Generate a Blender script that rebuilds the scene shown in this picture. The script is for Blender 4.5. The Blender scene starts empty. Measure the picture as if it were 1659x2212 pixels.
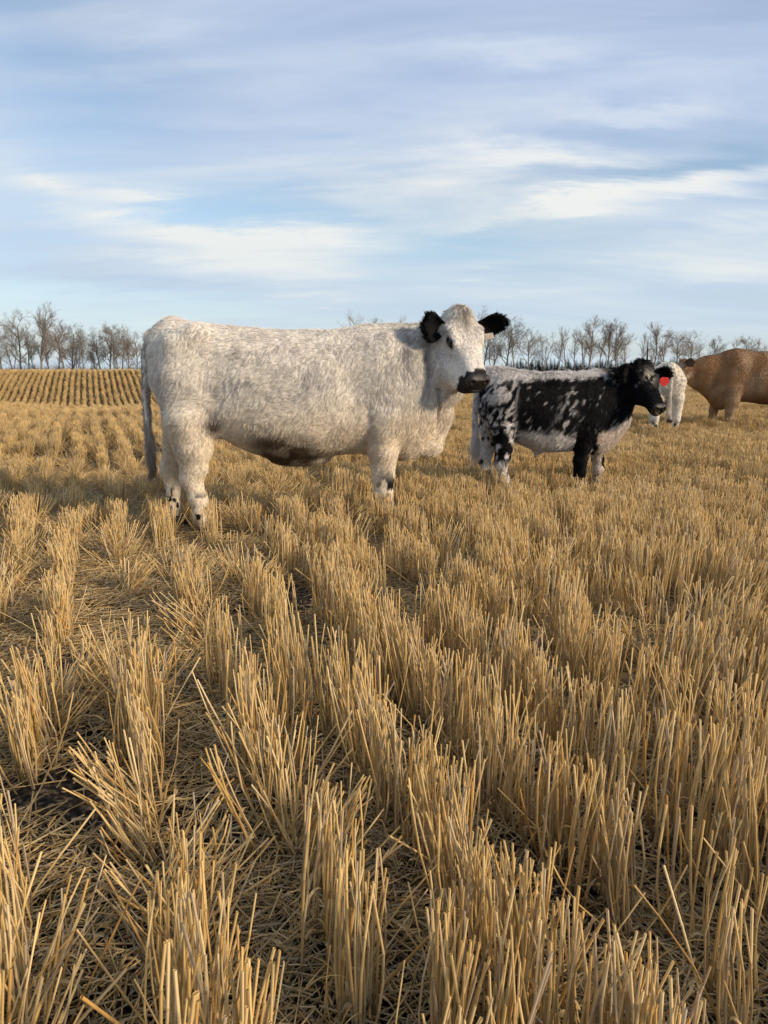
import bpy, math, random
import numpy as np
from mathutils import Vector, Matrix, Euler
from mathutils.kdtree import KDTree

# ------------------------------------------------------------------ camera, world, sun
scene = bpy.context.scene
R = math.radians
CAM_H = 1.1
PITCH = 11.37
cam_data = bpy.data.cameras.new("camera")
cam_data.sensor_fit = 'VERTICAL'
cam_data.sensor_height = 36.0
cam_data.lens = 25.0
cam_data.clip_start = 0.05
cam_data.clip_end = 6000
cam = bpy.data.objects.new("camera", cam_data)
scene.collection.objects.link(cam)
cam.location = (0, 0, CAM_H)
cam.rotation_euler = (R(90 - PITCH), 0, 0)
scene.camera = cam

SUN_EL, SUN_AZ = 23.0, -27.0          # azimuth measured from +X, minus = camera side
sun_data = bpy.data.lights.new("sun", 'SUN')
sun_data.energy = 4.1
sun_data.angle = R(7.0)
sun_data.color = (1.0, 0.82, 0.61)
sun = bpy.data.objects.new("sun", sun_data)
scene.collection.objects.link(sun)
sdir = Vector((math.cos(R(SUN_EL)) * math.cos(R(SUN_AZ)), math.cos(R(SUN_EL)) * math.sin(R(SUN_AZ)), math.sin(R(SUN_EL))))
sun.rotation_euler = sdir.to_track_quat('Z', 'Y').to_euler()

vs = scene.view_settings
vs.view_transform = 'Standard'
vs.look = 'None'
vs.exposure = 0.15
vs.gamma = 1.0
vs.use_curve_mapping = False
scene.cycles.use_denoising = True
scene.cycles.max_bounces = 6
scene.cycles.diffuse_bounces = 3
scene.cycles.transparent_max_bounces = 4


def nn(nt, kind, **kw):
    n = nt.nodes.new(kind)
    for k, v in kw.items():
        setattr(n, k, v)
    return n


def math_node(nt, op, a, b=None, c=None, clamp=False):
    n = nt.nodes.new('ShaderNodeMath')
    n.operation = op
    n.use_clamp = clamp
    for i, v in enumerate((a, b, c)):
        if v is None:
            continue
        if isinstance(v, (int, float)):
            n.inputs[i].default_value = v
        else:
            nt.links.new(v, n.inputs[i])
    return n.outputs[0]


def ramp(nt, fac, stops, interp='LINEAR'):
    n = nt.nodes.new('ShaderNodeValToRGB')
    n.color_ramp.interpolation = interp
    el = n.color_ramp.elements
    while len(el) < len(stops):
        el.new(0.5)
    for e, (p, c) in zip(el, stops):
        e.position = p
        e.color = (c[0], c[1], c[2], 1) if not isinstance(c, (int, float)) else (c, c, c, 1)
    nt.links.new(fac, n.inputs[0])
    return n.outputs[0]


world = bpy.data.worlds.new("World")
scene.world = world
world.use_nodes = True


def build_world():
    nt = world.node_tree
    nt.nodes.clear()
    L = nt.links.new
    out = nn(nt, 'ShaderNodeOutputWorld')
    sky = nn(nt, 'ShaderNodeTexSky', sky_type='NISHITA')
    sky.sun_disc = False
    sky.sun_elevation = R(SUN_EL)
    sky.sun_rotation = R(90 - SUN_AZ)
    sky.air_density = 1.0
    sky.dust_density = 0.6
    sky.ozone_density = 1.3
    bg = nn(nt, 'ShaderNodeBackground')
    bg.inputs[1].default_value = 0.145
    L(sky.outputs[0], bg.inputs[0])
    tc = nn(nt, 'ShaderNodeTexCoord')
    sep = nn(nt, 'ShaderNodeSeparateXYZ')
    L(tc.outputs['Generated'], sep.inputs[0])
    zc = math_node(nt, 'MAXIMUM', sep.outputs[2], 0.0)
    den = math_node(nt, 'ADD', zc, 0.16)
    px = math_node(nt, 'DIVIDE', sep.outputs[0], den)
    py = math_node(nt, 'DIVIDE', sep.outputs[1], den)
    # streaks drift almost level, tilted a little
    def coords(sx, sy, rot, off):
        cmb = nn(nt, 'ShaderNodeCombineXYZ')
        L(px, cmb.inputs[0]); L(py, cmb.inputs[1])
        mp = nn(nt, 'ShaderNodeMapping')
        mp.inputs['Rotation'].default_value = (0, 0, R(rot))
        mp.inputs['Scale'].default_value = (sx, sy, 1)
        mp.inputs['Location'].default_value = (off[0], off[1], off[2])
        L(cmb.outputs[0], mp.inputs[0])
        return mp.outputs[0]
    def noise(vec, scale, detail, rough, dist=0.0):
        n = nn(nt, 'ShaderNodeTexNoise')
        n.inputs['Scale'].default_value = scale
        n.inputs['Detail'].default_value = detail
        n.inputs['Roughness'].default_value = rough
        n.inputs['Distortion'].default_value = dist
        L(vec, n.inputs['Vector'])
        return n.outputs[0]
    n1 = noise(coords(0.30, 0.80, -9, (3.1, 7.7, 0)), 1.0, 5, 0.55, 0.5)
    n2 = noise(coords(0.60, 1.75, -7, (1.3, 2.2, 4)), 1.25, 7, 0.56, 0.5)
    n3 = noise(coords(0.35, 0.9, 6, (9.3, 5.2, 2)), 0.9, 4, 0.5, 0.4)
    # azimuth / elevation, ruffled by noise, for the single large cloud banks
    az = math_node(nt, 'ARCTAN2', sep.outputs[0], sep.outputs[1])
    el = math_node(nt, 'ARCSINE', sep.outputs[2])
    nz_a = noise(coords(0.5, 1.4, -8, (5, 5, 7)), 1.8, 6, 0.6, 0.3)
    nz_b = noise(coords(0.5, 1.4, 4, (8, 1, 3)), 2.2, 6, 0.6, 0.3)
    azn = math_node(nt, 'ADD', az, math_node(nt, 'MULTIPLY', math_node(nt, 'SUBTRACT', nz_a, 0.5), 0.30))
    eln = math_node(nt, 'ADD', el, math_node(nt, 'MULTIPLY', math_node(nt, 'SUBTRACT', nz_b, 0.5), 0.13))
    def bank(pxc, pyc, rx, ry, tilt, amp):
        xc, yc = (pxc - 829.5) / 1536, (1106 - pyc) / 1536
        th = R(PITCH)
        Y, Z = math.cos(th) + yc * math.sin(th), -math.sin(th) + yc * math.cos(th)
        a0, e0 = math.atan2(xc, Y), math.atan2(Z, math.hypot(xc, Y))
        ct, st_ = math.cos(R(tilt)), math.sin(R(tilt))
        du = math_node(nt, 'SUBTRACT', azn, a0); dv = math_node(nt, 'SUBTRACT', eln, e0)
        p = math_node(nt, 'DIVIDE', math_node(nt, 'ADD', math_node(nt, 'MULTIPLY', du, ct), math_node(nt, 'MULTIPLY', dv, st_)), rx / 1536)
        q = math_node(nt, 'DIVIDE', math_node(nt, 'SUBTRACT', math_node(nt, 'MULTIPLY', dv, ct), math_node(nt, 'MULTIPLY', du, st_)), ry / 1536)
        r2 = math_node(nt, 'ADD', math_node(nt, 'MULTIPLY', p, p), math_node(nt, 'MULTIPLY', q, q))
        return math_node(nt, 'MULTIPLY', math_node(nt, 'EXPONENT', math_node(nt, 'MULTIPLY', r2, -1.0)), amp)
    def total(lst):
        t = None
        for q in lst:
            v = bank(*q)
            t = v if t is None else math_node(nt, 'ADD', t, v)
        return t
    # openings where the blue shows
    blue = total([(60, 50, 300, 120, -10, .75), (90, 290, 220, 60, 0, .35), (600, 425, 260, 36, 4, .65), (1330, 368, 300, 26, 3, .42), (1580, 330, 160, 40, 0, .32), (930, 505, 200, 40, 0, .65), (0, 690, 200, 80, 0, .2), (450, 655, 300, 40, 0, .25), (1050, 560, 200, 25, 0, .3)])
    white = total([(450, 478, 250, 30, -4, .62), (560, 540, 280, 50, 4, .65), (1300, 425, 330, 18, 8, .50), (1560, 390, 200, 26, 10, .45), (1250, 335, 260, 22, -2, .35), (660, 610, 200, 24, 0, .45), (60, 410, 120, 26, -20, .22), (1560, 590, 200, 36, 2, .45), (1150, 100, 200, 24, -4, .3), (330, 90, 260, 30, 8, .25), (1060, 570, 90, 14, 4, .35), (1400, 235, 120, 14, -5, .3), (300, 555, 250, 30, 0, .25), (1450, 520, 260, 30, 3, .25)])
    grey = total([(800, 230, 420, 90, 6, .45), (330, 390, 330, 40, 8, .5), (80, 500, 160, 60, 0, .35), (1450, 470, 300, 26, 6, .4), (360, 525, 60, 20, 0, .3), (1300, 170, 300, 60, 3, .3), (1250, 600, 300, 30, 0, .25)])
    cov = math_node(nt, 'ADD', math_node(nt, 'MULTIPLY', n1, 0.60), math_node(nt, 'MULTIPLY', n2, 0.40))
    veil = math_node(nt, 'ADD', ramp(nt, cov, [(0.38, 0.48), (0.60, 0.96)]), 0.10)
    a_veil = math_node(nt, 'ADD', math_node(nt, 'SUBTRACT', veil, blue), math_node(nt, 'MULTIPLY', white, 0.8), None, True)
    br0 = math_node(nt, 'ADD', math_node(nt, 'MULTIPLY', n2, 0.55), math_node(nt, 'MULTIPLY', n3, 0.45))
    br = math_node(nt, 'ADD', math_node(nt, 'MULTIPLY', math_node(nt, 'SUBTRACT', br0, 0.5), 0.75), math_node(nt, 'ADD', 0.49, math_node(nt, 'MULTIPLY', math_node(nt, 'SUBTRACT', white, math_node(nt, 'MULTIPLY', grey, 0.55)), 0.22)))
    ccol = ramp(nt, br, [(0.36, (0.415, 0.51, 0.715)), (0.47, (0.50, 0.605, 0.80)), (0.55, (0.63, 0.71, 0.83)), (0.66, (0.90, 0.89, 0.86))])
    low = ramp(nt, zc, [(0.0, 1.0), (0.30, 0.0)])
    mixl = nn(nt, 'ShaderNodeMix', data_type='RGBA')
    L(math_node(nt, 'MULTIPLY', low, 0.62), mixl.inputs[0])
    L(ccol, mixl.inputs[6])
    mixl.inputs[7].default_value = (0.58, 0.715, 0.775, 1)
    bgc = nn(nt, 'ShaderNodeBackground')
    bgc.inputs[1].default_value = 0.93
    L(mixl.outputs[2], bgc.inputs[0])
    a2 = math_node(nt, 'MAXIMUM', a_veil, math_node(nt, 'MULTIPLY', ramp(nt, zc, [(0.0, 1.0), (0.12, 0.0)]), 0.85))
    ms = nn(nt, 'ShaderNodeMixShader')
    L(a2, ms.inputs[0]); L(bg.outputs[0], ms.inputs[1]); L(bgc.outputs[0], ms.inputs[2])
    L(ms.outputs[0], out.inputs[0])


build_world()

# ------------------------------------------------------------------ helpers
rng = np.random.default_rng(7)


def link(o, parent=None, **props):
    scene.collection.objects.link(o)
    if parent is not None:
        o.parent = parent
    for k, v in props.items():
        o[k] = v
    return o


def empty(name, loc, rz, label, cat, group=None):
    o = bpy.data.objects.new(name, None)
    o.location = loc
    o.rotation_euler = (0, 0, rz)
    o.empty_display_size = 0.2
    link(o, None, label=label, category=cat)
    if group:
        o['group'] = group
    return o


def mesh_np(name, V, F, mat=None, col=None, smooth=True):
    me = bpy.data.meshes.new(name)
    V = np.asarray(V, np.float32)
    F = np.asarray(F, np.int32)
    me.vertices.add(len(V))
    me.vertices.foreach_set('co', V.ravel())
    k = F.shape[1]
    me.loops.add(F.size)
    me.loops.foreach_set('vertex_index', F.ravel())
    me.polygons.add(len(F))
    me.polygons.foreach_set('loop_start', np.arange(0, F.size, k, dtype=np.int32))
    if smooth:
        me.polygons.foreach_set('use_smooth', np.ones(len(F), bool))
    me.update(calc_edges=True)
    me.validate()
    if col is not None:
        a = me.color_attributes.new('col', 'FLOAT_COLOR', 'POINT')
        c4 = np.ones((len(V), 4), np.float32)
        c4[:, :3] = col
        a.data.foreach_set('color', c4.ravel())
    if mat:
        me.materials.append(mat)
    return me


def obj_np(name, V, F, mat, parent=None, col=None, smooth=True, **props):
    o = bpy.data.objects.new(name, mesh_np(name, V, F, mat, col, smooth))
    return link(o, parent, **props)


def _hash(ix, iy, iz, seed):
    h = (ix.astype(np.uint32) * np.uint32(374761393) + iy.astype(np.uint32) * np.uint32(668265263)
         + iz.astype(np.uint32) * np.uint32(2147483647) + np.uint32((seed * 974711) & 0xffffffff))
    h = (h ^ (h >> np.uint32(13))) * np.uint32(1274126177)
    h = h ^ (h >> np.uint32(16))
    h = h * np.uint32(2246822519)
    h = h ^ (h >> np.uint32(15))
    return (h & np.uint32(0xffff)).astype(np.float32) / 65535.0


def vnoise(P, seed=0):
    P = np.asarray(P, np.float32)
    f = np.floor(P)
    i = f.astype(np.int64) & 0xffffffff
    t = P - f
    t = t * t * (3 - 2 * t)
    out = 0
    for dx in (0, 1):
        wx = t[:, 0] if dx else 1 - t[:, 0]
        for dy in (0, 1):
            wy = t[:, 1] if dy else 1 - t[:, 1]
            for dz in (0, 1):
                wz = t[:, 2] if dz else 1 - t[:, 2]
                out = out + wx * wy * wz * _hash(i[:, 0] + dx, i[:, 1] + dy, i[:, 2] + dz, seed)
    return out


def fbm(P, octaves=3, seed=0):
    s, a, tot = 0, 1.0, 0
    P = np.asarray(P, np.float32)
    for k in range(octaves):
        s = s + a * vnoise(P * (2 ** k) + 17.3 * k, seed + k)
        tot += a
        a *= 0.5
    return s / tot


def sstep(a, b, x):
    t = np.clip((x - a) / (b - a), 0, 1)
    return t * t * (3 - 2 * t)


def lerp3(a, b, t):
    return np.asarray(a)[None, :] * (1 - t[:, None]) + np.asarray(b)[None, :] * t[:, None] if np.ndim(a) == 1 else \
        a * (1 - t[:, None]) + (np.asarray(b)[None, :] if np.ndim(b) == 1 else b) * t[:, None]


def attr_mat(name, rough=0.6, spec=0.3, transl=0.0, bump=None, gain=1.0, sheen=0.0):
    m = bpy.data.materials.new(name)
    m.use_nodes = True
    nt = m.node_tree
    L = nt.links.new
    bs = nt.nodes['Principled BSDF']
    at = nn(nt, 'ShaderNodeAttribute', attribute_name='col')
    L(at.outputs['Color'], bs.inputs['Base Color'])
    bs.inputs['Roughness'].default_value = rough
    bs.inputs['Specular IOR Level'].default_value = spec
    if sheen:
        bs.inputs['Sheen Weight'].default_value = sheen
    if bump:
        tc = nn(nt, 'ShaderNodeTexCoord')
        nz = nn(nt, 'ShaderNodeTexNoise')
        nz.inputs['Scale'].default_value = bump[0]
        nz.inputs['Detail'].default_value = 4
        L(tc.outputs['Object'], nz.inputs['Vector'])
        bp = nn(nt, 'ShaderNodeBump')
        bp.inputs['Strength'].default_value = bump[1]
        bp.inputs['Distance'].default_value = bump[2]
        L(nz.outputs[0], bp.inputs['Height'])
        L(bp.outputs[0], bs.inputs['Normal'])
    if transl:
        tr = nn(nt, 'ShaderNodeBsdfTranslucent')
        L(at.outputs['Color'], tr.inputs[0])
        mx = nn(nt, 'ShaderNodeMixShader')
        mx.inputs[0].default_value = transl
        L(bs.outputs[0], mx.inputs[1]); L(tr.outputs[0], mx.inputs[2])
        L(mx.outputs[0], nt.nodes['Material Output'].inputs[0])
    return m


def flat_mat(name, color, rough=0.5, spec=0.4, noise_scale=None, vary=0.25):
    m = bpy.data.materials.new(name)
    m.use_nodes = True
    nt = m.node_tree
    bs = nt.nodes['Principled BSDF']
    bs.inputs['Base Color'].default_value = (*color, 1)
    bs.inputs['Roughness'].default_value = rough
    bs.inputs['Specular IOR Level'].default_value = spec
    if noise_scale:
        tc = nn(nt, 'ShaderNodeTexCoord')
        nz = nn(nt, 'ShaderNodeTexNoise')
        nz.inputs['Scale'].default_value = noise_scale
        nz.inputs['Detail'].default_value = 5
        nt.links.new(tc.outputs['Object'], nz.inputs['Vector'])
        a = tuple(c * (1 - vary) for c in color)
        b = tuple(min(1, c * (1 + vary)) for c in color)
        nt.links.new(ramp(nt, nz.outputs[0], [(0.35, a), (0.65, b)]), bs.inputs['Base Color'])
    return m


STRAW = attr_mat('straw', rough=0.42, spec=0.35, transl=0.18)
SKIN = attr_mat('hide', rough=0.8, spec=0.15, bump=(70, 0.4, 0.01))
HAIR = attr_mat('hair_fibre', rough=0.5, spec=0.2, transl=0.3)
MUZZLE = attr_mat('muzzle_leather', rough=0.5, spec=0.35, bump=(160, 0.35, 0.004))
EYE = flat_mat('eye_gloss', (0.008, 0.006, 0.005), 0.06, 0.7)
HOOF = flat_mat('hoof_horn', (0.05, 0.04, 0.035), 0.55, 0.3, 30)

# ------------------------------------------------------------------ terrain
ROW_A = R(22.2)
RU = np.array([math.cos(ROW_A), math.sin(ROW_A)])      # across the rows
RV = np.array([-math.sin(ROW_A), math.cos(ROW_A)])     # along the rows
ROW_S, ROW_P = 0.275, 0.055


def ground_h(x, y):
    x = np.asarray(x, float); y = np.asarray(y, float)
    d = np.maximum(np.hypot(x, np.maximum(y, 0)), 0.01)
    w = 1 - sstep(-0.30, 0.05, x / np.maximum(y, 0.5))
    w = np.where(y < 1, 0, w)
    dy = np.maximum(y, 0) + 0.25 * np.abs(x + 14) * 0.2
    left = np.interp(dy, [0, 12, 17, 21, 25, 29, 31, 34, 37, 40, 43, 50, 80, 200, 400], [0, 0, -.03, -.18, -.45, -.64, -.60, -.25, .28, .68, .80, .72, .2, -.2, -1])
    right = np.interp(dy, [0, 20, 60, 120, 400], [0, 0, .22, .1, -.5])
    base = left * w + right * (1 - w)
    P = np.stack([x * 0.22, y * 0.22, x * 0], -1).reshape(-1, 3)
    und = (fbm(P, 2, 5).reshape(x.shape) - 0.5) * 0.10 * sstep(3, 14, d)
    P2 = np.stack([x * 5, y * 5, x * 0], -1).reshape(-1, 3)
    near = (fbm(P2, 2, 9).reshape(x.shape) - 0.5) * 0.035 * (1 - sstep(6, 12, d))
    u = x * RU[0] + y * RU[1]
    ridge = 0.010 * np.cos((u - ROW_P) / ROW_S * 2 * math.pi) * (1 - sstep(30, 60, d))
    return base + und + near + ridge


def build_ground():
    rs = [0.0]
    r = 0.35
    while r < 3000:
        rs.append(r)
        r *= 1.022 if r < 60 else 1.06
    rs = np.array(rs[1:])
    th = np.radians(np.concatenate([np.linspace(-180, 40, 45)[:-1], np.linspace(40, 140, 380), np.linspace(140, 180, 9)[1:]]))
    RR, TT = np.meshgrid(rs, th, indexing='ij')
    X, Y = RR * np.cos(TT), RR * np.sin(TT)
    Z = ground_h(X.ravel(), Y.ravel())
    V = np.stack([X.ravel(), Y.ravel(), Z], -1)
    nr, nth = RR.shape
    i, j = np.meshgrid(np.arange(nr - 1), np.arange(nth - 1), indexing='ij')
    a = (i * nth + j).ravel()
    F = np.stack([a, a + nth, a + nth + 1, a + 1], -1)
    # close the middle
    V = np.vstack([V, [[0, 0, ground_h(np.array([0.]), np.array([0.]))[0]]]])
    c = len(V) - 1
    m = bpy.data.materials.new('field_soil')
    m.use_nodes = True
    nt = m.node_tree
    L = nt.links.new
    bs = nt.nodes['Principled BSDF']
    bs.inputs['Roughness'].default_value = 0.95
    bs.inputs['Specular IOR Level'].default_value = 0.1
    tc = nn(nt, 'ShaderNodeTexCoord')
    geo = tc.outputs['Object']
    ln = nn(nt, 'ShaderNodeVectorMath', operation='LENGTH')
    L(geo, ln.inputs[0])
    n1 = nn(nt, 'ShaderNodeTexNoise'); n1.inputs['Scale'].default_value = 60; n1.inputs['Detail'].default_value = 6
    L(geo, n1.inputs['Vector'])
    n2 = nn(nt, 'ShaderNodeTexNoise'); n2.inputs['Scale'].default_value = 2.2; n2.inputs['Detail'].default_value = 5
    L(geo, n2.inputs['Vector'])
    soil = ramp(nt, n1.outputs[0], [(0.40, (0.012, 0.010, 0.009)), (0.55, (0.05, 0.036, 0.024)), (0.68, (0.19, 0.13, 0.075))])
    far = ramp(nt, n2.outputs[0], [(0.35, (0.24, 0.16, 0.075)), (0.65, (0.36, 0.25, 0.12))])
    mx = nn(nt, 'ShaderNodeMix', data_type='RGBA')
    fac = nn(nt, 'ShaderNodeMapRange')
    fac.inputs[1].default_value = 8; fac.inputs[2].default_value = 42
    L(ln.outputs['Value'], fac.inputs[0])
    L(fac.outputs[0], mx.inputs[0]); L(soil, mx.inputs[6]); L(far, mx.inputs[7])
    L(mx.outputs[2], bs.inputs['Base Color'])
    bp = nn(nt, 'ShaderNodeBump'); bp.inputs['Distance'].default_value = 0.01; bp.inputs['Strength'].default_value = 0.8
    L(n1.outputs[0], bp.inputs['Height']); L(bp.outputs[0], bs.inputs['Normal'])
    tri = np.array([[c, k, k + 1, k + 1] for k in range(nth - 1)])
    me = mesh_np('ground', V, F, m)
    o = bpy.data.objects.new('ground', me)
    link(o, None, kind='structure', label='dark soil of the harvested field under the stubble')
    Vc = np.vstack([V[:nth], V[c:c + 1]])
    Fc = np.array([[nth, k, k + 1] for k in range(nth - 1)])
    # small disc right under the camera joined into the same sheet
    bm_me = mesh_np('ground_centre', Vc, Fc, m)
    import bmesh
    bm = bmesh.new(); bm.from_mesh(me); bm.from_mesh(bm_me)
    bmesh.ops.remove_doubles(bm, verts=bm.verts, dist=1e-4)
    bm.to_mesh(me); bm.free()
    bpy.data.meshes.remove(bm_me)


build_ground()

# ------------------------------------------------------------------ straw geometry
class Acc:
    def __init__(self):
        self.V, self.F, self.C, self.n = [], [], [], 0

    def add(self, V, F, C):
        self.V.append(np.asarray(V, np.float32)); self.F.append(np.asarray(F, np.int32) + self.n)
        self.C.append(np.asarray(C, np.float32)); self.n += len(V)

    def mesh(self, name, mat, smooth=True):
        return mesh_np(name, np.concatenate(self.V), np.concatenate(self.F), mat, np.concatenate(self.C), smooth)


def tube(acc, pts, rad, cols, sides=6, cap=True):
    """tube along pts; last ring folded in so the cut end is an open looking rim"""
    pts = np.asarray(pts, float); n = len(pts)
    t = np.gradient(pts, axis=0)
    t /= np.linalg.norm(t, axis=1)[:, None] + 1e-9
    up = np.array([0, 0, 1.0]) if abs(t[0, 2]) < 0.8 else np.array([1.0, 0, 0])
    a = np.cross(t, up); a /= np.linalg.norm(a, axis=1)[:, None] + 1e-9
    b = np.cross(t, a)
    ang = np.arange(sides) / sides * 2 * math.pi
    rad = np.broadcast_to(rad, (n,))
    V = pts[:, None, :] + rad[:, None, None] * (np.cos(ang)[None, :, None] * a[:, None, :] + np.sin(ang)[None, :, None] * b[:, None, :])
    V = V.reshape(-1, 3)
    C = np.repeat(np.broadcast_to(cols, (n, 3)), sides, axis=0)
    i, j = np.meshgrid(np.arange(n - 1), np.arange(sides), indexing='ij')
    i = i.ravel(); j = j.ravel(); k = (j + 1) % sides
    F = np.stack([i * sides + j, i * sides + k, (i + 1) * sides + k, (i + 1) * sides + j], -1)
    if cap:
        V = np.vstack([V, pts[-1:] - t[-1:] * rad[-1] * 0.6])
        C = np.vstack([C, np.broadcast_to(cols, (n, 3))[-1:] * 0.55])
        cidx = len(V) - 1
        base = (n - 1) * sides
        jj = np.arange(sides)
        F = np.vstack([F, np.stack([base + jj, base + (jj + 1) % sides, np.full(sides, cidx), np.full(sides, cidx)], -1)])
    return acc.add(V, F, C)


def ribbon(acc, pts, w, cols, side):
    pts = np.asarray(pts, float); n = len(pts)
    w = np.broadcast_to(w, (n,))[:, None]
    side = np.broadcast_to(side, (n, 3))
    V = np.stack([pts - side * w, pts + side * w], 1).reshape(-1, 3)
    C = np.repeat(np.broadcast_to(cols, (n, 3)), 2, axis=0)
    i = np.arange(n - 1) * 2
    acc.add(V, np.stack([i, i + 1, i + 3, i + 2], -1), C)


GOLD = np.array([0.62, 0.41, 0.150]); PALE = np.array([0.75, 0.56, 0.27]); GREY = np.array([0.45, 0.36, 0.25]); AMBER = np.array([0.48, 0.27, 0.08])


def straw_col(r):
    k = r.random()
    if k < 0.48:
        c = GOLD * (1 - (q := r.random() * 0.7)) + PALE * q
    elif k < 0.72:
        c = PALE * (1 - (q := r.random() * 0.4)) + GREY * q
    elif k < 0.86:
        c = GOLD * (1 - (q := r.random())) + AMBER * q
    else:
        c = GREY * (1 - (q := r.random() * 0.5)) + GOLD * q
    return c * (0.82 + 0.32 * r.random())


def stubble_mesh(name, seed, kind, lod, length=0.30):
    r = np.random.default_rng(seed)
    acc = Acc()
    dens = {'dense': 1.45, 'upright': 1.0, 'splayed': 0.95, 'sparse': 0.45, 'crushed': 0.9}[kind]
    n_plants = max(2, int(round(length / 0.30 * (14 if lod < 2 else 12) * dens)))
    lean_all = r.normal(0, 0.03, 2)
    for p in range(n_plants):
        bx = (p + 0.5 + r.normal(0, 0.3)) / n_plants * length - length / 2
        by = r.normal(0, 0.027)
        nst = int(r.integers(3, 8)) if lod < 2 else 3
        plean = lean_all + r.normal(0, 0.04, 2)
        ph = r.normal(0.285, 0.022)
        if kind == 'splayed':
            plean = plean + np.array([r.normal(0, .22), r.normal(0, 0.30)])
        if kind == 'crushed':
            plean = plean + np.array([r.normal(0.1, .35), r.normal(0.35, 0.45)]); ph *= r.uniform(0.75, 1.0)
        for s in range(nst):
            h = ph + r.normal(0, 0.018)
            if r.random() < 0.10:
                h *= r.uniform(0.45, 0.85)
            lx, ly = plean + r.normal(0, 0.048 if kind in ('dense', 'upright', 'sparse') else 0.14, 2)
            if r.random() < 0.05:
                lx += r.normal(0, 0.5); ly += r.normal(0, 0.5)
            col = straw_col(r)
            rad = r.uniform(0.0014, 0.0026)
            b = np.array([bx + r.normal(0, 0.009), by + r.normal(0, 0.009), -0.02])
            d = np.array([math.sin(lx), math.sin(ly), 1.0]); d /= np.linalg.norm(d)
            bend = np.array([r.normal(0, 0.012), r.normal(0, 0.012), 0])
            if lod == 0:
                nodes = [0.0, 0.30, 0.305 + r.uniform(0, .1), 0.60, 1.0]
                k1 = r.uniform(0.16, 0.34); k2 = r.uniform(0.60, 0.84)
                ts = np.array([0, k1 - .012, k1, k1 + .012, (k1 + k2) / 2, k2 - .01, k2, k2 + .01, 1.0])
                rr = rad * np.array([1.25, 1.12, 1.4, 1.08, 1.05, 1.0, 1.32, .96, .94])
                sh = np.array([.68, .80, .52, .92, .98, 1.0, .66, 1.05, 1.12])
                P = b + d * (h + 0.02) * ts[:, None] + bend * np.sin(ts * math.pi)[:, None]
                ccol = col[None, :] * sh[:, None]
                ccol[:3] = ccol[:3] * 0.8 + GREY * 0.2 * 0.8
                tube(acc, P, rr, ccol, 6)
                if r.random() < 0.55:      # dry leaf sheath peeling off
                    t0 = r.uniform(0.05, 0.55); q = b + d * h * t0
                    ll = r.uniform(0.04, 0.13); an = r.uniform(0, 6.28)
                    o = np.array([math.cos(an), math.sin(an), 0])
                    tt = np.linspace(0, 1, 6)[:, None]
                    curl = r.uniform(0.3, 1.6)
                    P = q + o * ll * 0.6 * tt ** 1.2 + np.array([0, 0, 1]) * ll * (0.7 * tt - curl * tt ** 2)
                    side = np.array([-o[1], o[0], 0.3])
                    ribbon(acc, P, 0.0030 * (1 - tt[:, 0] * 0.8) + 0.0004, straw_col(r) * 0.8, side)
            elif lod == 1:
                ts = np.array([0, 0.5, 1.0])
                P = b + d * (h + 0.02) * ts[:, None] + bend * np.sin(ts * math.pi)[:, None]
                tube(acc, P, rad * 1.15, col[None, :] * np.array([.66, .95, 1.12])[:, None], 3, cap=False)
            else:
                P = np.array([b, b + d * (h + 0.02)])
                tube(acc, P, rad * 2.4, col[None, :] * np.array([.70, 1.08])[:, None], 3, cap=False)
    return acc.mesh(name, STRAW)


def litter_mesh(name, seed, size, count, lod, zmax=0.035, lmax=0.28):
    r = np.random.default_rng(seed)
    acc = Acc()
    for _ in range(count):
        L = min(lmax, 0.015 + r.exponential(0.062))
        if lod == 0 and r.random() < 0.06:
            L = r.uniform(0.14, 0.34)
        th = r.uniform(0, math.pi)
        d = np.array([math.cos(th), math.sin(th), r.normal(0, 0.16 if L < .14 else .10)])
        c = np.array([r.uniform(-.5, .5) * size, r.uniform(-.5, .5) * size, abs(r.normal(0.004, zmax * 0.5))])
        col = straw_col(r) * r.uniform(0.62, 1.0) * 0.86 + GREY * 0.08
        if lod == 0 and r.random() < 0.33:
            tt = np.linspace(-0.5, 0.5, 4)[:, None]
            an = r.uniform(0, 6.28); bow = np.array([-d[1], d[0], r.normal(0, 1)]) * L * r.normal(0, 0.35)
            P = c + d * min(L, 0.06) * tt + bow * (0.25 - tt ** 2)
            ribbon(acc, P, r.uniform(0.0012, 0.0028), col, np.array([-d[1] * math.cos(an), d[0] * math.cos(an), math.sin(an)]))
        else:
            rad = r.uniform(0.0011, 0.0024) * (1 if lod == 0 else 1.5)
            P = np.array([c - d * L / 2, c + d * L / 2])
            P[:, 2] = np.maximum(P[:, 2], 0.0)
            tube(acc, P, rad, col, 4 if lod == 0 else 3, cap=False)
    return acc.mesh(name, STRAW)


def source_collection(name, meshes):
    c = bpy.data.collections.new(name)
    for i, me in enumerate(meshes):
        o = bpy.data.objects.new('%s_%03d' % (name, i), me)
        c.objects.link(o)
    return c


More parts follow.
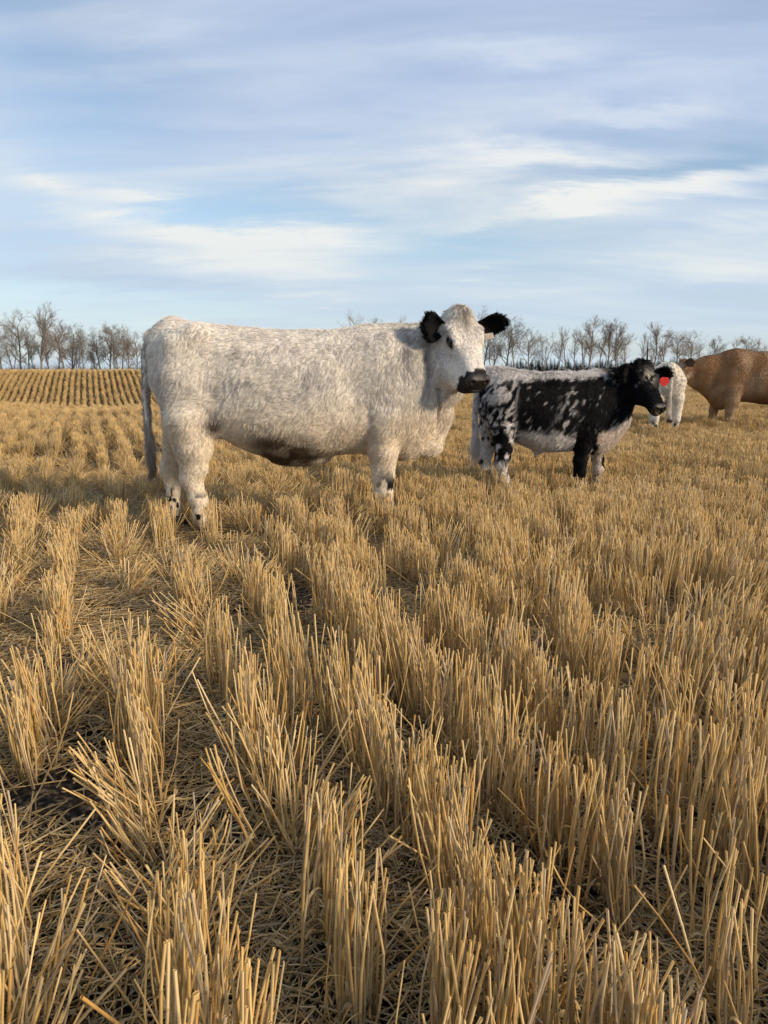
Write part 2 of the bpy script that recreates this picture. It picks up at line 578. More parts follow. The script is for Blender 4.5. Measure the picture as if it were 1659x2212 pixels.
def scatter(name, coll, P, rot, scale, idx, label, cat):
    me = bpy.data.meshes.new(name)
    me.vertices.add(len(P))
    me.vertices.foreach_set('co', np.asarray(P, np.float32).ravel())
    for an, typ, data, key in (('rot', 'FLOAT_VECTOR', rot, 'vector'), ('scl', 'FLOAT_VECTOR', scale, 'vector'), ('idx', 'INT', idx, 'value')):
        a = me.attributes.new(an, typ, 'POINT')
        a.data.foreach_set(key, np.asarray(data).ravel().astype(np.int32 if typ == 'INT' else np.float32))
    o = bpy.data.objects.new(name, me)
    link(o, None, kind='stuff', label=label, category=cat)
    ng = bpy.data.node_groups.new(name, 'GeometryNodeTree')
    ng.interface.new_socket('Geometry', in_out='INPUT', socket_type='NodeSocketGeometry')
    ng.interface.new_socket('Geometry', in_out='OUTPUT', socket_type='NodeSocketGeometry')
    gi = ng.nodes.new('NodeGroupInput'); go = ng.nodes.new('NodeGroupOutput')
    iop = ng.nodes.new('GeometryNodeInstanceOnPoints')
    ci = ng.nodes.new('GeometryNodeCollectionInfo')
    ci.inputs['Collection'].default_value = coll
    ci.inputs['Separate Children'].default_value = True
    ci.inputs['Reset Children'].default_value = True
    iop.inputs['Pick Instance'].default_value = True
    def attr(nm, dt):
        n = ng.nodes.new('GeometryNodeInputNamedAttribute'); n.data_type = dt
        n.inputs['Name'].default_value = nm
        return n.outputs['Attribute']
    ng.links.new(gi.outputs[0], iop.inputs['Points'])
    ng.links.new(ci.outputs[0], iop.inputs['Instance'])
    ng.links.new(attr('idx', 'INT'), iop.inputs['Instance Index'])
    e2r = ng.nodes.new('FunctionNodeEulerToRotation')
    ng.links.new(attr('rot', 'FLOAT_VECTOR'), e2r.inputs[0])
    ng.links.new(e2r.outputs[0], iop.inputs['Rotation'])
    ng.links.new(attr('scl', 'FLOAT_VECTOR'), iop.inputs['Scale'])
    ng.links.new(iop.outputs[0], go.inputs[0])
    md = o.modifiers.new('scatter', 'NODES')
    md.node_group = ng
    return o


def wedge(x, y, d0, d1, half=41):
    d = np.hypot(x, y)
    a = np.degrees(np.arctan2(x, y))
    return (d >= d0) & (d < d1) & (np.abs(a) < half) & (y > 0.25) | ((d < 2.2) & (d >= d0) & (d < d1) & (y > -0.6))


def row_points(seg, d0, d1, seed):
    r = np.random.default_rng(seed)
    nu = int(d1 * 1.0 / ROW_S) + 2
    ku = np.arange(-nu, nu); kv = np.arange(-int(d1 * 0.6 / seg), int(d1 * 1.05 / seg) + 2)
    U, Vv = np.meshgrid(ku * ROW_S + ROW_P, kv * seg, indexing='ij')
    U = U.ravel(); Vv = Vv.ravel()
    # each drill run wanders slightly
    wob = 0.030 * np.sin(Vv * 0.31 + U * .3) + r.normal(0, 0.006, len(U))
    Vv = Vv + r.uniform(-.5, .5, len(U)) * seg * 0.25
    Uw = U + wob
    stray = r.random(len(U)) < (0.10 if d1 < 31 else 0.0)
    Uw = Uw + stray * r.uniform(.06, .2, len(U))
    x = Uw * RU[0] + Vv * RV[0]; y = Uw * RU[1] + Vv * RV[1]
    m = wedge(x, y, d0, d1)
    return x[m], y[m], U[m], Vv[m]


def trample(x, y, U):
    """0 = standing, 1 = knocked flat"""
    P = np.stack([x * 0.9, y * 0.9, x * 0], -1)
    n = fbm(P, 3, 21)
    t = sstep(0.50, 0.68, n)
    for cx, cy, rad, k in [(-2.05, 3.3, .75, .95), (-1.5, 3.7, .5, .7), (-0.95, 2.2, .45, .7), (-1.05, 1.7, .35, .75), (-.35, 1.3, .35, .5), (-1.1, 4.1, .55, .8), (1.0, 2.7, .3, .8), (1.6, 2.6, .3, .6), (.25, 3.35, .3, .6), (-3.2, 4.6, .6, .8)]:
        t = np.maximum(t, k * (1 - sstep(rad * 0.5, rad * 1.2, np.hypot(x - cx, y - cy))))
    return t


COW_FEET = []     # filled before the scatter so stalks do not pierce the legs


def build_stubble():
    kinds0 = ['dense'] * 6 + ['upright'] * 8 + ['splayed'] * 7 + ['sparse'] * 4 + ['crushed'] * 6
    off = {}
    for i, k in enumerate(kinds0):
        off.setdefault(k, []).append(i)
    c0 = source_collection('stubble_near_clump', [stubble_mesh('stubble_near_clump', 100 + i, k, 0) for i, k in enumerate(kinds0)])
    c1 = source_collection('stubble_mid_clump', [stubble_mesh('stubble_mid_clump', 300 + i, k, 1) for i, k in enumerate(kinds0)])
    c2 = source_collection('stubble_far_clump', [stubble_mesh('stubble_far_clump', 500 + i, k, 2, 1.2) for i, k in enumerate(kinds0)])
    for nm, coll, seg, d0, d1, lab in (
            ('stubble_near', c0, 0.26, 0.4, 6.5, 'golden cut straw stalks standing in drilled rows in the near field'),
            ('stubble_middle', c1, 0.26, 6.5, 30, 'golden straw stubble behind the speckled cattle'),
            ('stubble_far', c2, 0.6, 30, 120, 'thin rows of straw stubble rising to the trees')):
        x, y, U, V = row_points(seg, d0, d1, 11)
        r = np.random.default_rng(int(d1))
        n = len(x)
        t = trample(x, y, U)
        for fx, fy in COW_FEET:
            t = t * sstep(.15, .55, np.hypot(x - fx, y - fy + .15))
        q = r.random(n)
        idx = np.zeros(n, int)
        lowf = fbm(np.stack([x * .5, y * .5, x * 0], -1), 2, 33)
        right = sstep(-0.1, 0.35, x / np.maximum(y, .3))
        for i in range(n):
            if q[i] < t[i] * 0.85:
                k = 'crushed' if r.random() < 0.6 else ('sparse' if r.random() < 0.5 else 'splayed')
            else:
                z = r.random()
                k = 'dense' if z < 0.40 + 0.35 * right[i] else 'upright' if z < 0.84 + .06 * right[i] else 'splayed' if z < 0.96 else 'sparse'
            idx[i] = off[k][r.integers(len(off[k]))]
        keep = np.ones(n, bool)
        if d1 < 30:
            keep &= ~((t > 0.6) & (r.random(n) < 0.45))
            keep &= ~((right < .3) & (r.random(n) < 0.14))
            keep &= np.hypot(x, y) > 0.60
        for fx, fy in COW_FEET:
            keep &= np.hypot(x - fx, y - fy) > 0.10
        if d1 > 100:
            idx = np.array([off[('dense', 'upright')[r.integers(2)]][0] + r.integers(6) for _ in range(n)])
        flip = r.integers(0, 2, n) * math.pi
        rot = np.zeros((n, 3))
        # gusts and wheels lean whole stretches together, mostly back-left
        ln = (fbm(np.stack([x * 1.3, y * 1.3, x * 0 + 5], -1), 2, 55) - 0.5)
        ln2 = (fbm(np.stack([x * 1.1, y * 1.1, x * 0 + 9], -1), 2, 77) - 0.5)
        rot[:, 2] = R(22.2) + math.pi / 2 + flip + r.normal(0, 0.06 if d1 < 100 else .01, n)
        sgn = np.where(flip > 1, -1, 1)
        far_ = 0.15 if d1 > 100 else 1.0
        rot[:, 0] = (ln * 0.30 + 0.02) * sgn * far_
        rot[:, 1] = (ln2 * 0.26) * sgn * far_
        hs = (0.80 + 0.42 * lowf) * (1 - 0.22 * t) * (r.uniform(0.9, 1.1, n) if d1 < 100 else 1.0)
        if d1 > 100:
            hs *= 1.05
        hs = hs * (1 - 0.24 * sstep(3.2, 5.6, np.hypot(x, y)))
        if d1 > 100:
            e = 0.5
            sl = (ground_h(x + RV[0] * e, y + RV[1] * e) - ground_h(x - RV[0] * e, y - RV[1] * e)) / (2 * e)
            rot[:, 1] += -np.arctan(sl) * sgn
            hs = hs * 1.15
        scl = np.stack([np.ones(n), np.ones(n), hs], -1)
        P = np.stack([x, y, ground_h(x, y)], -1)
        scatter(nm, coll, P[keep], rot[keep], scl[keep], idx[keep], lab, 'stubble')
    # litter
    l0 = source_collection('litter_near_patch', [litter_mesh('litter_near_patch', 700 + i, 0.34, 300, 0) for i in range(10)])
    l1 = source_collection('litter_far_patch', [litter_mesh('litter_far_patch', 800 + i, 1.1, 520, 1, 0.03, 0.24) for i in range(6)])
    for nm, coll, step, d0, d1, lab in (('straw_litter', l0, 0.19, 0.3, 8.5, 'loose broken straw and chaff lying between the rows'),
                                        ('distant_straw_litter', l1, 0.8, 8.5, 48, 'straw litter on the field further out')):
        g = np.arange(-d1, d1, step)
        X, Y = np.meshgrid(g, g)
        x = X.ravel(); y = Y.ravel()
        r = np.random.default_rng(5)
        x = x + r.uniform(-.5, .5, len(x)) * step * .6; y = y + r.uniform(-.5, .5, len(x)) * step * .6
        m = wedge(x, y, d0, d1)
        x, y = x[m], y[m]
        if d1 < 10:
            hol = fbm(np.stack([x * 3.1, y * 3.1, x * 0], -1), 2, 91)
            k = hol < 0.70
            for hx, hy, hr in [(-.97, 1.62, .10), (-.5, 1.62, .12), (-.62, 2.0, .08), (-.98, 1.78, .08)]:
                k &= np.hypot((x - hx) / 1.5, y - hy) > hr
            x, y = x[k], y[k]
        n = len(x)
        rot = np.stack([r.normal(0, .03, n), r.normal(0, .03, n), r.uniform(0, 6.28, n)], -1)
        scatter(nm, coll, np.stack([x, y, ground_h(x, y) + 0.003], -1), rot, np.ones((n, 3)), r.integers(0, len(coll.objects), n), lab, 'straw litter')


# ------------------------------------------------------------------ implicit surfaces for the cattle
def smin(a, b, k):
    h = np.maximum(k - np.abs(a - b), 0) / k
    return np.minimum(a, b) - h * h * k * 0.25


class Field:
    def __init__(self, lo, hi, h):
        self.lo = np.array(lo, float); self.h = h
        self.n = np.ceil((np.array(hi) - self.lo) / h).astype(int) + 1
        self.F = np.full(self.n, 1.0, np.float32)

    def grid(self, lo, hi):
        a = np.clip(np.floor((np.array(lo) - self.lo) / self.h).astype(int), 0, self.n - 1)
        b = np.clip(np.ceil((np.array(hi) - self.lo) / self.h).astype(int) + 1, 1, self.n)
        sl = tuple(slice(i, j) for i, j in zip(a, b))
        ax = [self.lo[i] + self.h * np.arange(a[i], b[i]) for i in range(3)]
        return sl, np.meshgrid(*ax, indexing='ij')

    def add(self, fn, lo, hi, k=0.05, op='add'):
        m = max(k, 0.03) + 0.04
        sl, (X, Y, Z) = self.grid(np.array(lo) - m, np.array(hi) + m)
        if X.size == 0:
            return
        d = fn(X, Y, Z)
        if op == 'add':
            self.F[sl] = smin(self.F[sl], d, k)
        else:
            self.F[sl] = -smin(-self.F[sl], d, k)

    def cone(self, a, b, ra, rb, k=0.05, sy=1.0, op='add'):
        a = np.array(a, float); b = np.array(b, float)
        def fn(X, Y, Z):
            px, py, pz = X - a[0], (Y - a[1]) / 1.0, Z - a[2]
            v = b - a
            L2 = v @ v + 1e-9
            t = np.clip((px * v[0] + py * v[1] + pz * v[2]) / L2, 0, 1)
            dx, dy, dz = px - t * v[0], (py - t * v[1]) / sy, pz - t * v[2]
            return (np.sqrt(dx * dx + dy * dy + dz * dz) - (ra + (rb - ra) * t)) * min(sy, 1)
        r = max(ra, rb) * max(1, sy)
        self.add(fn, np.minimum(a, b) - r, np.maximum(a, b) + r, k, op)

    def ell(self, c, r, k=0.04, M=None, op='add'):
        c = np.array(c, float); r = np.array(r, float)
        def fn(X, Y, Z):
            P = [X - c[0], Y - c[1], Z - c[2]]
            if M is not None:
                P = [M[0][i] * P[0] + M[1][i] * P[1] + M[2][i] * P[2] for i in range(3)]
            k1 = np.sqrt(sum((p / q) ** 2 for p, q in zip(P, r)))
            k2 = np.sqrt(sum((p / q ** 2) ** 2 for p, q in zip(P, r))) + 1e-6
            return k1 * (k1 - 1) / k2
        R_ = r.max()
        self.add(fn, c - R_, c + R_, k, op)

    def loft(self, st, k=0.05, frame=None, bound=None, n=2.2):
        """st rows: x, cy, half width, z centre, up, down ; frame: 4x4 local->field"""
        st = np.array(st, float)
        xs = np.linspace(st[0, 0], st[-1, 0], 240)
        T = [np.interp(xs, st[:, 0], st[:, i]) for i in range(1, 6)]
        ker = np.exp(-np.linspace(-2, 2, 21) ** 2); ker /= ker.sum()
        T = [np.convolve(np.pad(t, 10, mode='edge'), ker, 'valid') for t in T]
        def fn(X, Y, Z):
            if frame is not None:
                Mi = np.array(frame.inverted())
                X, Y, Z = [Mi[i, 0] * X + Mi[i, 1] * Y + Mi[i, 2] * Z + Mi[i, 3] for i in range(3)]
            xc = np.clip(X, xs[0], xs[-1])
            cy, hw, zc, up, dn = [np.interp(xc, xs, t) for t in T]
            y = np.abs(Y - cy); z = Z - zc
            rz = np.where(z > 0, up, dn)
            q = ((y / hw) ** n + (np.abs(z) / rz) ** n) ** (1 / n) + 1e-6
            d = np.sqrt(y * y + z * z) * (1 - 1 / q)
            d = np.where(q < 0.02, -np.minimum(hw, rz), d)
            ox = np.abs(X - xc)
            return np.where(ox > 0, np.sqrt(np.maximum(d, 0) ** 2 + ox ** 2) , d)
        if bound is None:
            bound = ([st[0, 0], -st[:, 2].max(), (st[:, 3] - st[:, 5]).min()], [st[-1, 0], st[:, 2].max(), (st[:, 3] + st[:, 4]).max()])
        self.add(fn, bound[0], bound[1], k)

    def sample(self, P):
        q = (P - self.lo) / self.h
        i = np.clip(np.floor(q).astype(int), 0, self.n - 2)
        t = q - i
        out = 0
        for dx in (0, 1):
            for dy in (0, 1):
                for dz in (0, 1):
                    w = (t[:, 0] if dx else 1 - t[:, 0]) * (t[:, 1] if dy else 1 - t[:, 1]) * (t[:, 2] if dz else 1 - t[:, 2])
                    out = out + w * self.F[i[:, 0] + dx, i[:, 1] + dy, i[:, 2] + dz]
        return out


def surface_nets(F, lo, h):
    S = F < 0
    nx, ny, nz = F.shape
    cs = (nx - 1, ny - 1, nz - 1)
    acc = np.zeros(cs + (3,), np.float32); cnt = np.zeros(cs, np.float32)
    quads = []
    cell_id = np.arange(np.prod(cs)).reshape(cs)
    for ax in range(3):
        a = [slice(None)] * 3; b = [slice(None)] * 3
        a[ax] = slice(0, -1); b[ax] = slice(1, None)
        Fa, Fb, Sa, Sb = F[tuple(a)], F[tuple(b)], S[tuple(a)], S[tuple(b)]
        I = np.argwhere(Sa != Sb)
        if len(I) == 0:
            continue
        fa = Fa[tuple(I.T)]; fb = Fb[tuple(I.T)]
        t = fa / (fa - fb)
        P = I.astype(np.float32); P[:, ax] += t
        o1, o2 = [(1, 2), (2, 0), (0, 1)][ax]
        ok = np.ones(len(I), bool)
        cells = []
        for d1, d2 in ((0, 0), (-1, 0), (-1, -1), (0, -1)):
            C = I.copy(); C[:, o1] += d1; C[:, o2] += d2
            v = np.all((C >= 0) & (C < np.array(cs)), axis=1)
            ok &= v
            cells.append(C)
            Cv = C[v]
            np.add.at(acc, tuple(Cv.T), P[v]); np.add.at(cnt, tuple(Cv.T), 1)
        q = np.stack([cell_id[tuple(np.clip(C, 0, np.array(cs) - 1).T)] for C in cells], -1)[ok]
        inside = Sa[tuple(I.T)][ok]
        q[~inside] = q[~inside][:, ::-1]
        quads.append(q)
    Q = np.concatenate(quads)
    ids, inv = np.unique(Q, return_inverse=True)
    Q = inv.reshape(Q.shape)
    A = acc.reshape(-1, 3)[ids] / cnt.reshape(-1)[ids][:, None]
    return lo + A * h, Q


def normals_np(V, Q):
    n = np.cross(V[Q[:, 2]] - V[Q[:, 0]], V[Q[:, 3]] - V[Q[:, 1]]) if Q.shape[1] == 4 else np.cross(V[Q[:, 1]] - V[Q[:, 0]], V[Q[:, 2]] - V[Q[:, 0]])
    N = np.zeros_like(V)
    for k in range(Q.shape[1]):
        np.add.at(N, Q[:, k], n)
    return N / (np.linalg.norm(N, axis=1)[:, None] + 1e-9)


def smooth_np(V, Q, it=1, lam=0.5):
    e = np.concatenate([Q[:, [0, 1]], Q[:, [1, 2]], Q[:, [2, 3]], Q[:, [3, 0]]])
    e = np.concatenate([e, e[:, ::-1]])
    deg = np.bincount(e[:, 0], minlength=len(V)).astype(float)[:, None] + 1e-9
    for _ in range(it):
        S = np.zeros_like(V)
        np.add.at(S, e[:, 0], V[e[:, 1]])
        V = V + lam * (S / deg - V)
    return V


def sample_surface(V, Q, N, n, r, weight=None):
    T = np.concatenate([Q[:, [0, 1, 2]], Q[:, [0, 2, 3]]]) if Q.shape[1] == 4 else Q
    a = np.linalg.norm(np.cross(V[T[:, 1]] - V[T[:, 0]], V[T[:, 2]] - V[T[:, 0]]), axis=1)
    if weight is not None:
        a = a * weight[T].mean(1)
    p = a / a.sum()
    i = r.choice(len(T), n, p=p)
    u = r.random(n); v = r.random(n)
    m = u + v > 1
    u[m] = 1 - u[m]; v[m] = 1 - v[m]
    w = 1 - u - v
    P = V[T[i, 0]] * w[:, None] + V[T[i, 1]] * u[:, None] + V[T[i, 2]] * v[:, None]
    Nn = N[T[i, 0]] * w[:, None] + N[T[i, 1]] * u[:, None] + N[T[i, 2]] * v[:, None]
    return P, Nn / (np.linalg.norm(Nn, axis=1)[:, None] + 1e-9)


def grow(P, N, comb, length, lift, wave, r, K=5):
    """curves from roots P: returns n,K,3"""
    d = comb - (comb * N).sum(1)[:, None] * N
    d /= np.linalg.norm(d, axis=1)[:, None] + 1e-6
    side = np.cross(N, d)
    ph = r.uniform(0, 6.28, len(P))[:, None]
    C = np.zeros((len(P), K, 3))
    for k in range(K):
        t = k / (K - 1)
        nl = lift[:, None] * (t - 0.45 * t * t)
        C[:, k] = P + length[:, None] * (d * t + N * nl + side * wave[:, None] * np.sin(ph + t * 5.0) * t)
    return C


def hair_object(name, parent, P, N, combf, lenf, colf, seed, clump=18, radius=0.0011, lift=0.45, wave=0.14, K=5, tight=0.75, mat=None):
    r = np.random.default_rng(seed)
    n = len(P)
    m = max(20, n // clump)
    gi = r.choice(n, m, replace=False)
    GP, GN = P[gi], N[gi]
    G = grow(GP, GN, combf(GP, GN, r), lenf(GP) * r.uniform(0.8, 1.25, m), lift * r.uniform(0.5, 1.6, m), wave * r.uniform(0.3, 1.7, m), r, K)
    kd = KDTree(m)
    for i, p in enumerate(GP):
        kd.insert(p, i)
    kd.balance()
    near = np.fromiter((kd.find(p)[1] for p in P), int, n)
    t = np.linspace(0, 1, K)[None, :, None]
    own = r.normal(0, 1, (n, 1, 3)) * (lenf(P)[:, None, None] * 0.13)
    off = (P - GP[near])[:, None, :] * (1 - tight * t ** 1.3)
    C = G[near] + off + own * t
    sc = r.uniform(0.75, 1.1, n)[:, None, None]
    C = P[:, None, :] + (C - C[:, :1]) * sc + (C[:, :1] - P[:, None, :]) * 0
    cu = bpy.data.hair_curves.new(name)
    cu.add_curves([K] * n)
    cu.attributes['position'].data.foreach_set('vector', C.astype(np.float32).ravel())
    ra = cu.attributes.get('radius') or cu.attributes.new('radius', 'FLOAT', 'POINT')
    rad = radius * np.linspace(1.0, 0.25, K)[None, :] * r.uniform(0.7, 1.3, n)[:, None]
    ra.data.foreach_set('value', rad.astype(np.float32).ravel())
    gcol = r.uniform(0.80, 1.12, m)[near] if radius < .0018 else r.uniform(0.93, 1.05, m)[near]
    col = colf(GP, r)[near] * 0.5 + colf(P, r) * 0.5
    # a tuft is one colour where the pattern is patchy
    col = col * (gcol * r.uniform(0.9, 1.08, n))[:, None]
    ca = cu.attributes.new('col', 'FLOAT_COLOR', 'CURVE')
    c4 = np.ones((n, 4), np.float32); c4[:, :3] = np.clip(col, 0, 0.95)
    ca.data.foreach_set('color', c4.ravel())
    cu.materials.append(mat or HAIR)
    o = bpy.data.objects.new(name, cu)
    return link(o, parent)


def head_frame(poll, yaw_deg, pitch_deg, roll_deg=0, s=1.0):
    """head axis x -> nose. yaw in animal space (0 = straight ahead, negative = to its right), pitch down"""
    return Matrix.Translation(poll) @ Euler((R(roll_deg), R(pitch_deg), R(yaw_deg)), 'XYZ').to_matrix().to_4x4() @ Matrix.Scale(s, 4)


HEAD = [  # x, cy, hw, zc, up, down
    (-0.085, 0, 0.06, -0.03, 0.035, 0.06), (-0.06, 0, 0.075, -0.02, 0.065, 0.11), (0.0, 0, 0.102, -0.02, 0.098, 0.17), (0.08, 0, 0.136, -0.03, 0.102, 0.205),
    (0.16, 0, 0.128, -0.045, 0.095, 0.200), (0.24, 0, 0.106, -0.055, 0.088, 0.165), (0.33, 0, 0.086, -0.055, 0.076, 0.125), (0.40, 0, 0.077, -0.050, 0.064, 0.094),
    (0.455, 0, 0.077, -0.050, 0.056, 0.078), (0.492, 0, 0.076, -0.052, 0.052, 0.072), (0.510, 0, 0.062, -0.053, 0.042, 0.060)]


def add_head(fd, M, s, extra=1.0):
    def W(p):
        return np.array(M @ Vector(p))
    c = W((0.2, 0, 0))
    fd.loft(HEAD, 0.06, M, (c - 0.42 * s, c + 0.42 * s), n=2.4)
    Rm = np.array(M.to_3x3()) / s
    # cheeks / jaw
    for sy in (-1, 1):
        fd.cone(W((0.07, 0.066 * sy, -0.155)), W((0.25, 0.055 * sy, -0.15)), 0.066 * s, 0.045 * s, 0.06)
        # brow ridge and eye bulge
        fd.cone(W((0.12, 0.100 * sy, 0.035)), W((0.215, 0.090 * sy, 0.012)), 0.030 * s, 0.026 * s, 0.035)
        # nostril flare
        fd.ell(W((0.485, 0.050 * sy, -0.025)), np.array([0.028, 0.026, 0.028]) * s, 0.02, Rm)
    fd.ell(W((0.455, 0, -0.115)), np.array([0.050, 0.044, 0.026]) * s, 0.03, Rm)      # lower lip and chin
    fd.ell(W((0.0, 0, 0.055)), np.array([0.070, 0.060, 0.055]) * s, 0.05, Rm)          # poll knob
    for sy in (-1, 1):
        fd.ell(W((0.520, 0.046 * sy, -0.022)), np.array([0.022, 0.016, 0.018]) * s, 0.008, Rm, 'sub')   # nostrils
        fd.ell(W((0.185, 0.132 * sy, 0.000)), np.array([0.030, 0.017, 0.022]) * s, 0.012, Rm, 'sub')    # eye sockets
    fd.ell(W((0.500, 0, -0.097)), np.array([0.060, 0.090, 0.0055]) * s, 0.006, Rm, 'sub')  # mouth


def ear_mesh(length, width, thick=0.010, nu=14, nv=11):
    u = np.linspace(0, 1, nu)[:, None]; v = np.linspace(-1, 1, nv)[None, :]
    w = width * (0.30 + 0.75 * np.sin(np.clip(u, 0, 1) ** 0.75 * math.pi * 0.98)) * np.where(u > 0.9, 0.72, 1.0) * (u < 2)
    w = width * np.interp(u, [0, .15, .4, .65, .85, .95, 1], [.36, .56, .92, 1.0, .78, .48, .16])
    x = u * length * (1 - 0.06 * v * v)
    y = v * w * 0.5
    z = -0.55 * w * (1 - v * v) * np.interp(u, [0, .3, 1], [1.0, .8, .25]) * 0.6
    top = np.stack(np.broadcast_arrays(x, y, z), -1).reshape(-1, 3)
    bot = top + np.array([0, 0, -thick])
    V = np.vstack([top, bot]); n = nu * nv
    F = []
    for i in range(nu - 1):
        for j in range(nv - 1):
            a = i * nv + j
            F.append([a, a + nv, a + nv + 1, a + 1][::-1])
            F.append([n + a, n + a + 1, n + a + nv + 1, n + a + nv][::-1])
    def rim(a, b):
        F.append([a, b, n + b, n + a])
    for i in range(nu - 1):
        rim(i * nv, (i + 1) * nv); rim((i + 1) * nv + nv - 1, i * nv + nv - 1)
    for j in range(nv - 1):
        rim(j + 1, j); rim((nu - 1) * nv + j, (nu - 1) * nv + j + 1)
    return V, np.array(F)


def uv_sphere(c, r, n=14):
    th = np.linspace(0, math.pi, n); ph = np.linspace(0, 2 * math.pi, 2 * n, endpoint=False)
    V = np.array([[math.sin(a) * math.cos(b), math.sin(a) * math.sin(b), math.cos(a)] for a in th for b in ph]) * r + np.array(c)
    m = 2 * n
    F = [[i * m + j, (i + 1) * m + j, (i + 1) * m + (j + 1) % m, i * m + (j + 1) % m] for i in range(n - 1) for j in range(m)]
    return V, np.array(F)


def build_bovine(sp):
    root = empty(sp['name'], sp['loc'], R(sp['yaw']), sp['label'], 'cow' if 'calf' not in sp['name'] else 'calf')
    r = np.random.default_rng(sp['seed'])
    M = sp['head']; s = sp['hs']
    st = sp['torso']
    hb = np.array([M @ Vector(p) for p in ((-.1, 0, 0), (.55, 0, 0), (.25, .2, -.25), (.25, -.2, .2))])
    lo = np.minimum([st[0][0] - .12, -.48, -.02], hb.min(0) - .12); hi = np.maximum([st[-1][0] + .12, .48, 1.62], hb.max(0) + .12)
    lo[2] = -0.03; hi[2] = max(max(q[3] + q[4] for q in st), hb[:, 2].max() + 0.1) + .1
    fd = Field(lo, hi, sp['h'])
    fd.loft(st, 0.05, n=2.25)
    for c in sp['cones']:
        fd.cone(*c[:4], k=c[4], sy=c[5] if len(c) > 5 else 1.0)
    for chain in sp['legs']:
        for a, b in zip(chain[:-1], chain[1:]):
            sl_ = lambda q: q[3] * (1 - .14 * float(sstep(.62, .45, q[2])))
            fd.cone(a[:3], b[:3], sl_(a), sl_(b), k=0.035)
    for e in sp.get('ells', []):
        fd.ell(*e)
    add_head(fd, M, s)
    for c in sp.get('grooves', []):
        fd.cone(c[0], c[1], c[2], c[3], k=c[4], op='sub')
    V, Q = surface_nets(fd.F, fd.lo, fd.h)
    V = smooth_np(V, Q, 1, 0.5)
    N = normals_np(V, Q)
    # skin relief: low folds
    nz = fbm(V * 9, 3, sp['seed']) - 0.5
    V = V + N * (nz * sp.get('relief', 0.016))[:, None]
    N = normals_np(V, Q)
    colf = sp['color']
    body = obj_np('body', V, Q, SKIN, root, col=np.clip(colf(V, r) * sp.get('under', 0.7), 0, 1))
    # nose pad
    Mi = np.array(M.inverted())
    def to_head(P):
        return P @ Mi[:3, :3].T + Mi[:3, 3]
    mc_ = np.array(M @ Vector((.47, 0, -.05)))
    fm = Field(mc_ - .17 * s, mc_ + .17 * s, sp['h'] * .5)
    add_head(fm, M, s)
    G = np.meshgrid(*[fm.lo[i] + fm.h * np.arange(fm.n[i]) for i in range(3)], indexing='ij')
    hp = to_head(np.stack([g.ravel() for g in G], -1))
    region = np.maximum.reduce([(0.462 + 0.14 * np.abs(hp[:, 1]) + 0.25 * np.maximum(-hp[:, 2] - .06, 0)) - hp[:, 0], -(hp[:, 2] + 0.17), hp[:, 2] - 0.05]) * s
    sub = np.maximum(fm.F - 0.003, region.reshape(G[0].shape))
    MV, MQ = surface_nets(sub, fm.lo, fm.h)
    MV = smooth_np(MV, MQ, 1, 0.4)
    hpv = to_head(MV)
    mc = np.tile(np.array(sp['muzzle']), (len(MV), 1)) * (0.8 + 0.5 * fbm(hpv * 30, 2, 3))[:, None]
    obj_np('muzzle', MV, MQ, MUZZLE, root, col=mc)
    # eyes
    for sy in (-1, 1):
        EV, EF = uv_sphere((0, 0, 0), 0.029 * s)
        c = np.array(M @ Vector((0.185, 0.104 * sy, 0.000)))
        obj_np('eye', EV + c, EF, EYE, root)
    # hooves
    for chain in sp['legs']:
        f = chain[-1]
        a = Acc()
        ang = np.linspace(0, 2 * math.pi, 12, endpoint=False)
        rings = [(0.075, 0.75), (0.06, 0.95), (0.02, 1.12), (0.0, 1.16)]
        HV = np.array([[f[0] + math.cos(t) * f[3] * q * 1.15 + 0.012, f[1] + math.sin(t) * f[3] * q, z] for z, q in rings for t in ang] + [[f[0] + .012, f[1], 0.0]])
        HF = [[i * 12 + j, (i + 1) * 12 + j, (i + 1) * 12 + (j + 1) % 12, i * 12 + (j + 1) % 12] for i in range(3) for j in range(12)]
        HF += [[36 + j, 48, 48, 36 + (j + 1) % 12] for j in range(12)]
        HF = [q for q in HF]
        obj_np('hoof', HV, np.array(HF), HOOF, root)
    # ears
    for E in sp['ears']:
        s_e, dvec, nvec, ln, wd, ecol = E[:6]
        b = np.array(M @ Vector(E[6] if len(E) > 6 else (0.045, 0.095 * s_e, 0.045)))
        X = np.array(dvec, float); X /= np.linalg.norm(X)
        Z = np.array(nvec, float); Z -= (Z @ X) * X; Z /= np.linalg.norm(Z)
        Y = np.cross(Z, X)
        EV, EF = ear_mesh(ln, wd)
        EV = EV @ np.array([X, Y, Z]) + b - X * 0.01
        ear = obj_np('ear', EV, EF, SKIN, root, col=np.tile(np.array(ecol) * 0.6, (len(EV), 1)))
        EN = normals_np(EV, EF)
        nh = sp.get('ear_hairs', 9000)
        P_, N_ = sample_surface(EV, EF, EN, nh, r)
        ax = (P_ - b) @ X / ln
        rim = np.abs((P_ - b) @ Y) / (wd * .5)
        hl = 0.014 + 0.030 * np.clip(ax, 0, 1) ** 2 + 0.008 * rim
        hair_object('ear_hair', ear, P_, N_, lambda p, n, rr: X[None, :] * 1.0 + ((p - b) @ Y)[:, None] * Y[None, :] * 9 + rr.normal(0, .25, p.shape),
                    lambda p: (0.016 + 0.022 * np.clip((p - b) @ X / ln, 0, 1) ** 2) * sp.get('ear_len', 1.0), lambda p, rr: np.tile(np.array(ecol), (len(p), 1)), 5, clump=8, radius=0.0012, lift=0.5)
    # tail
    ts = sp['tail']
    acc = Acc()
    tp = np.array([q[:3] for q in ts]); tr = np.array([q[3] for q in ts])
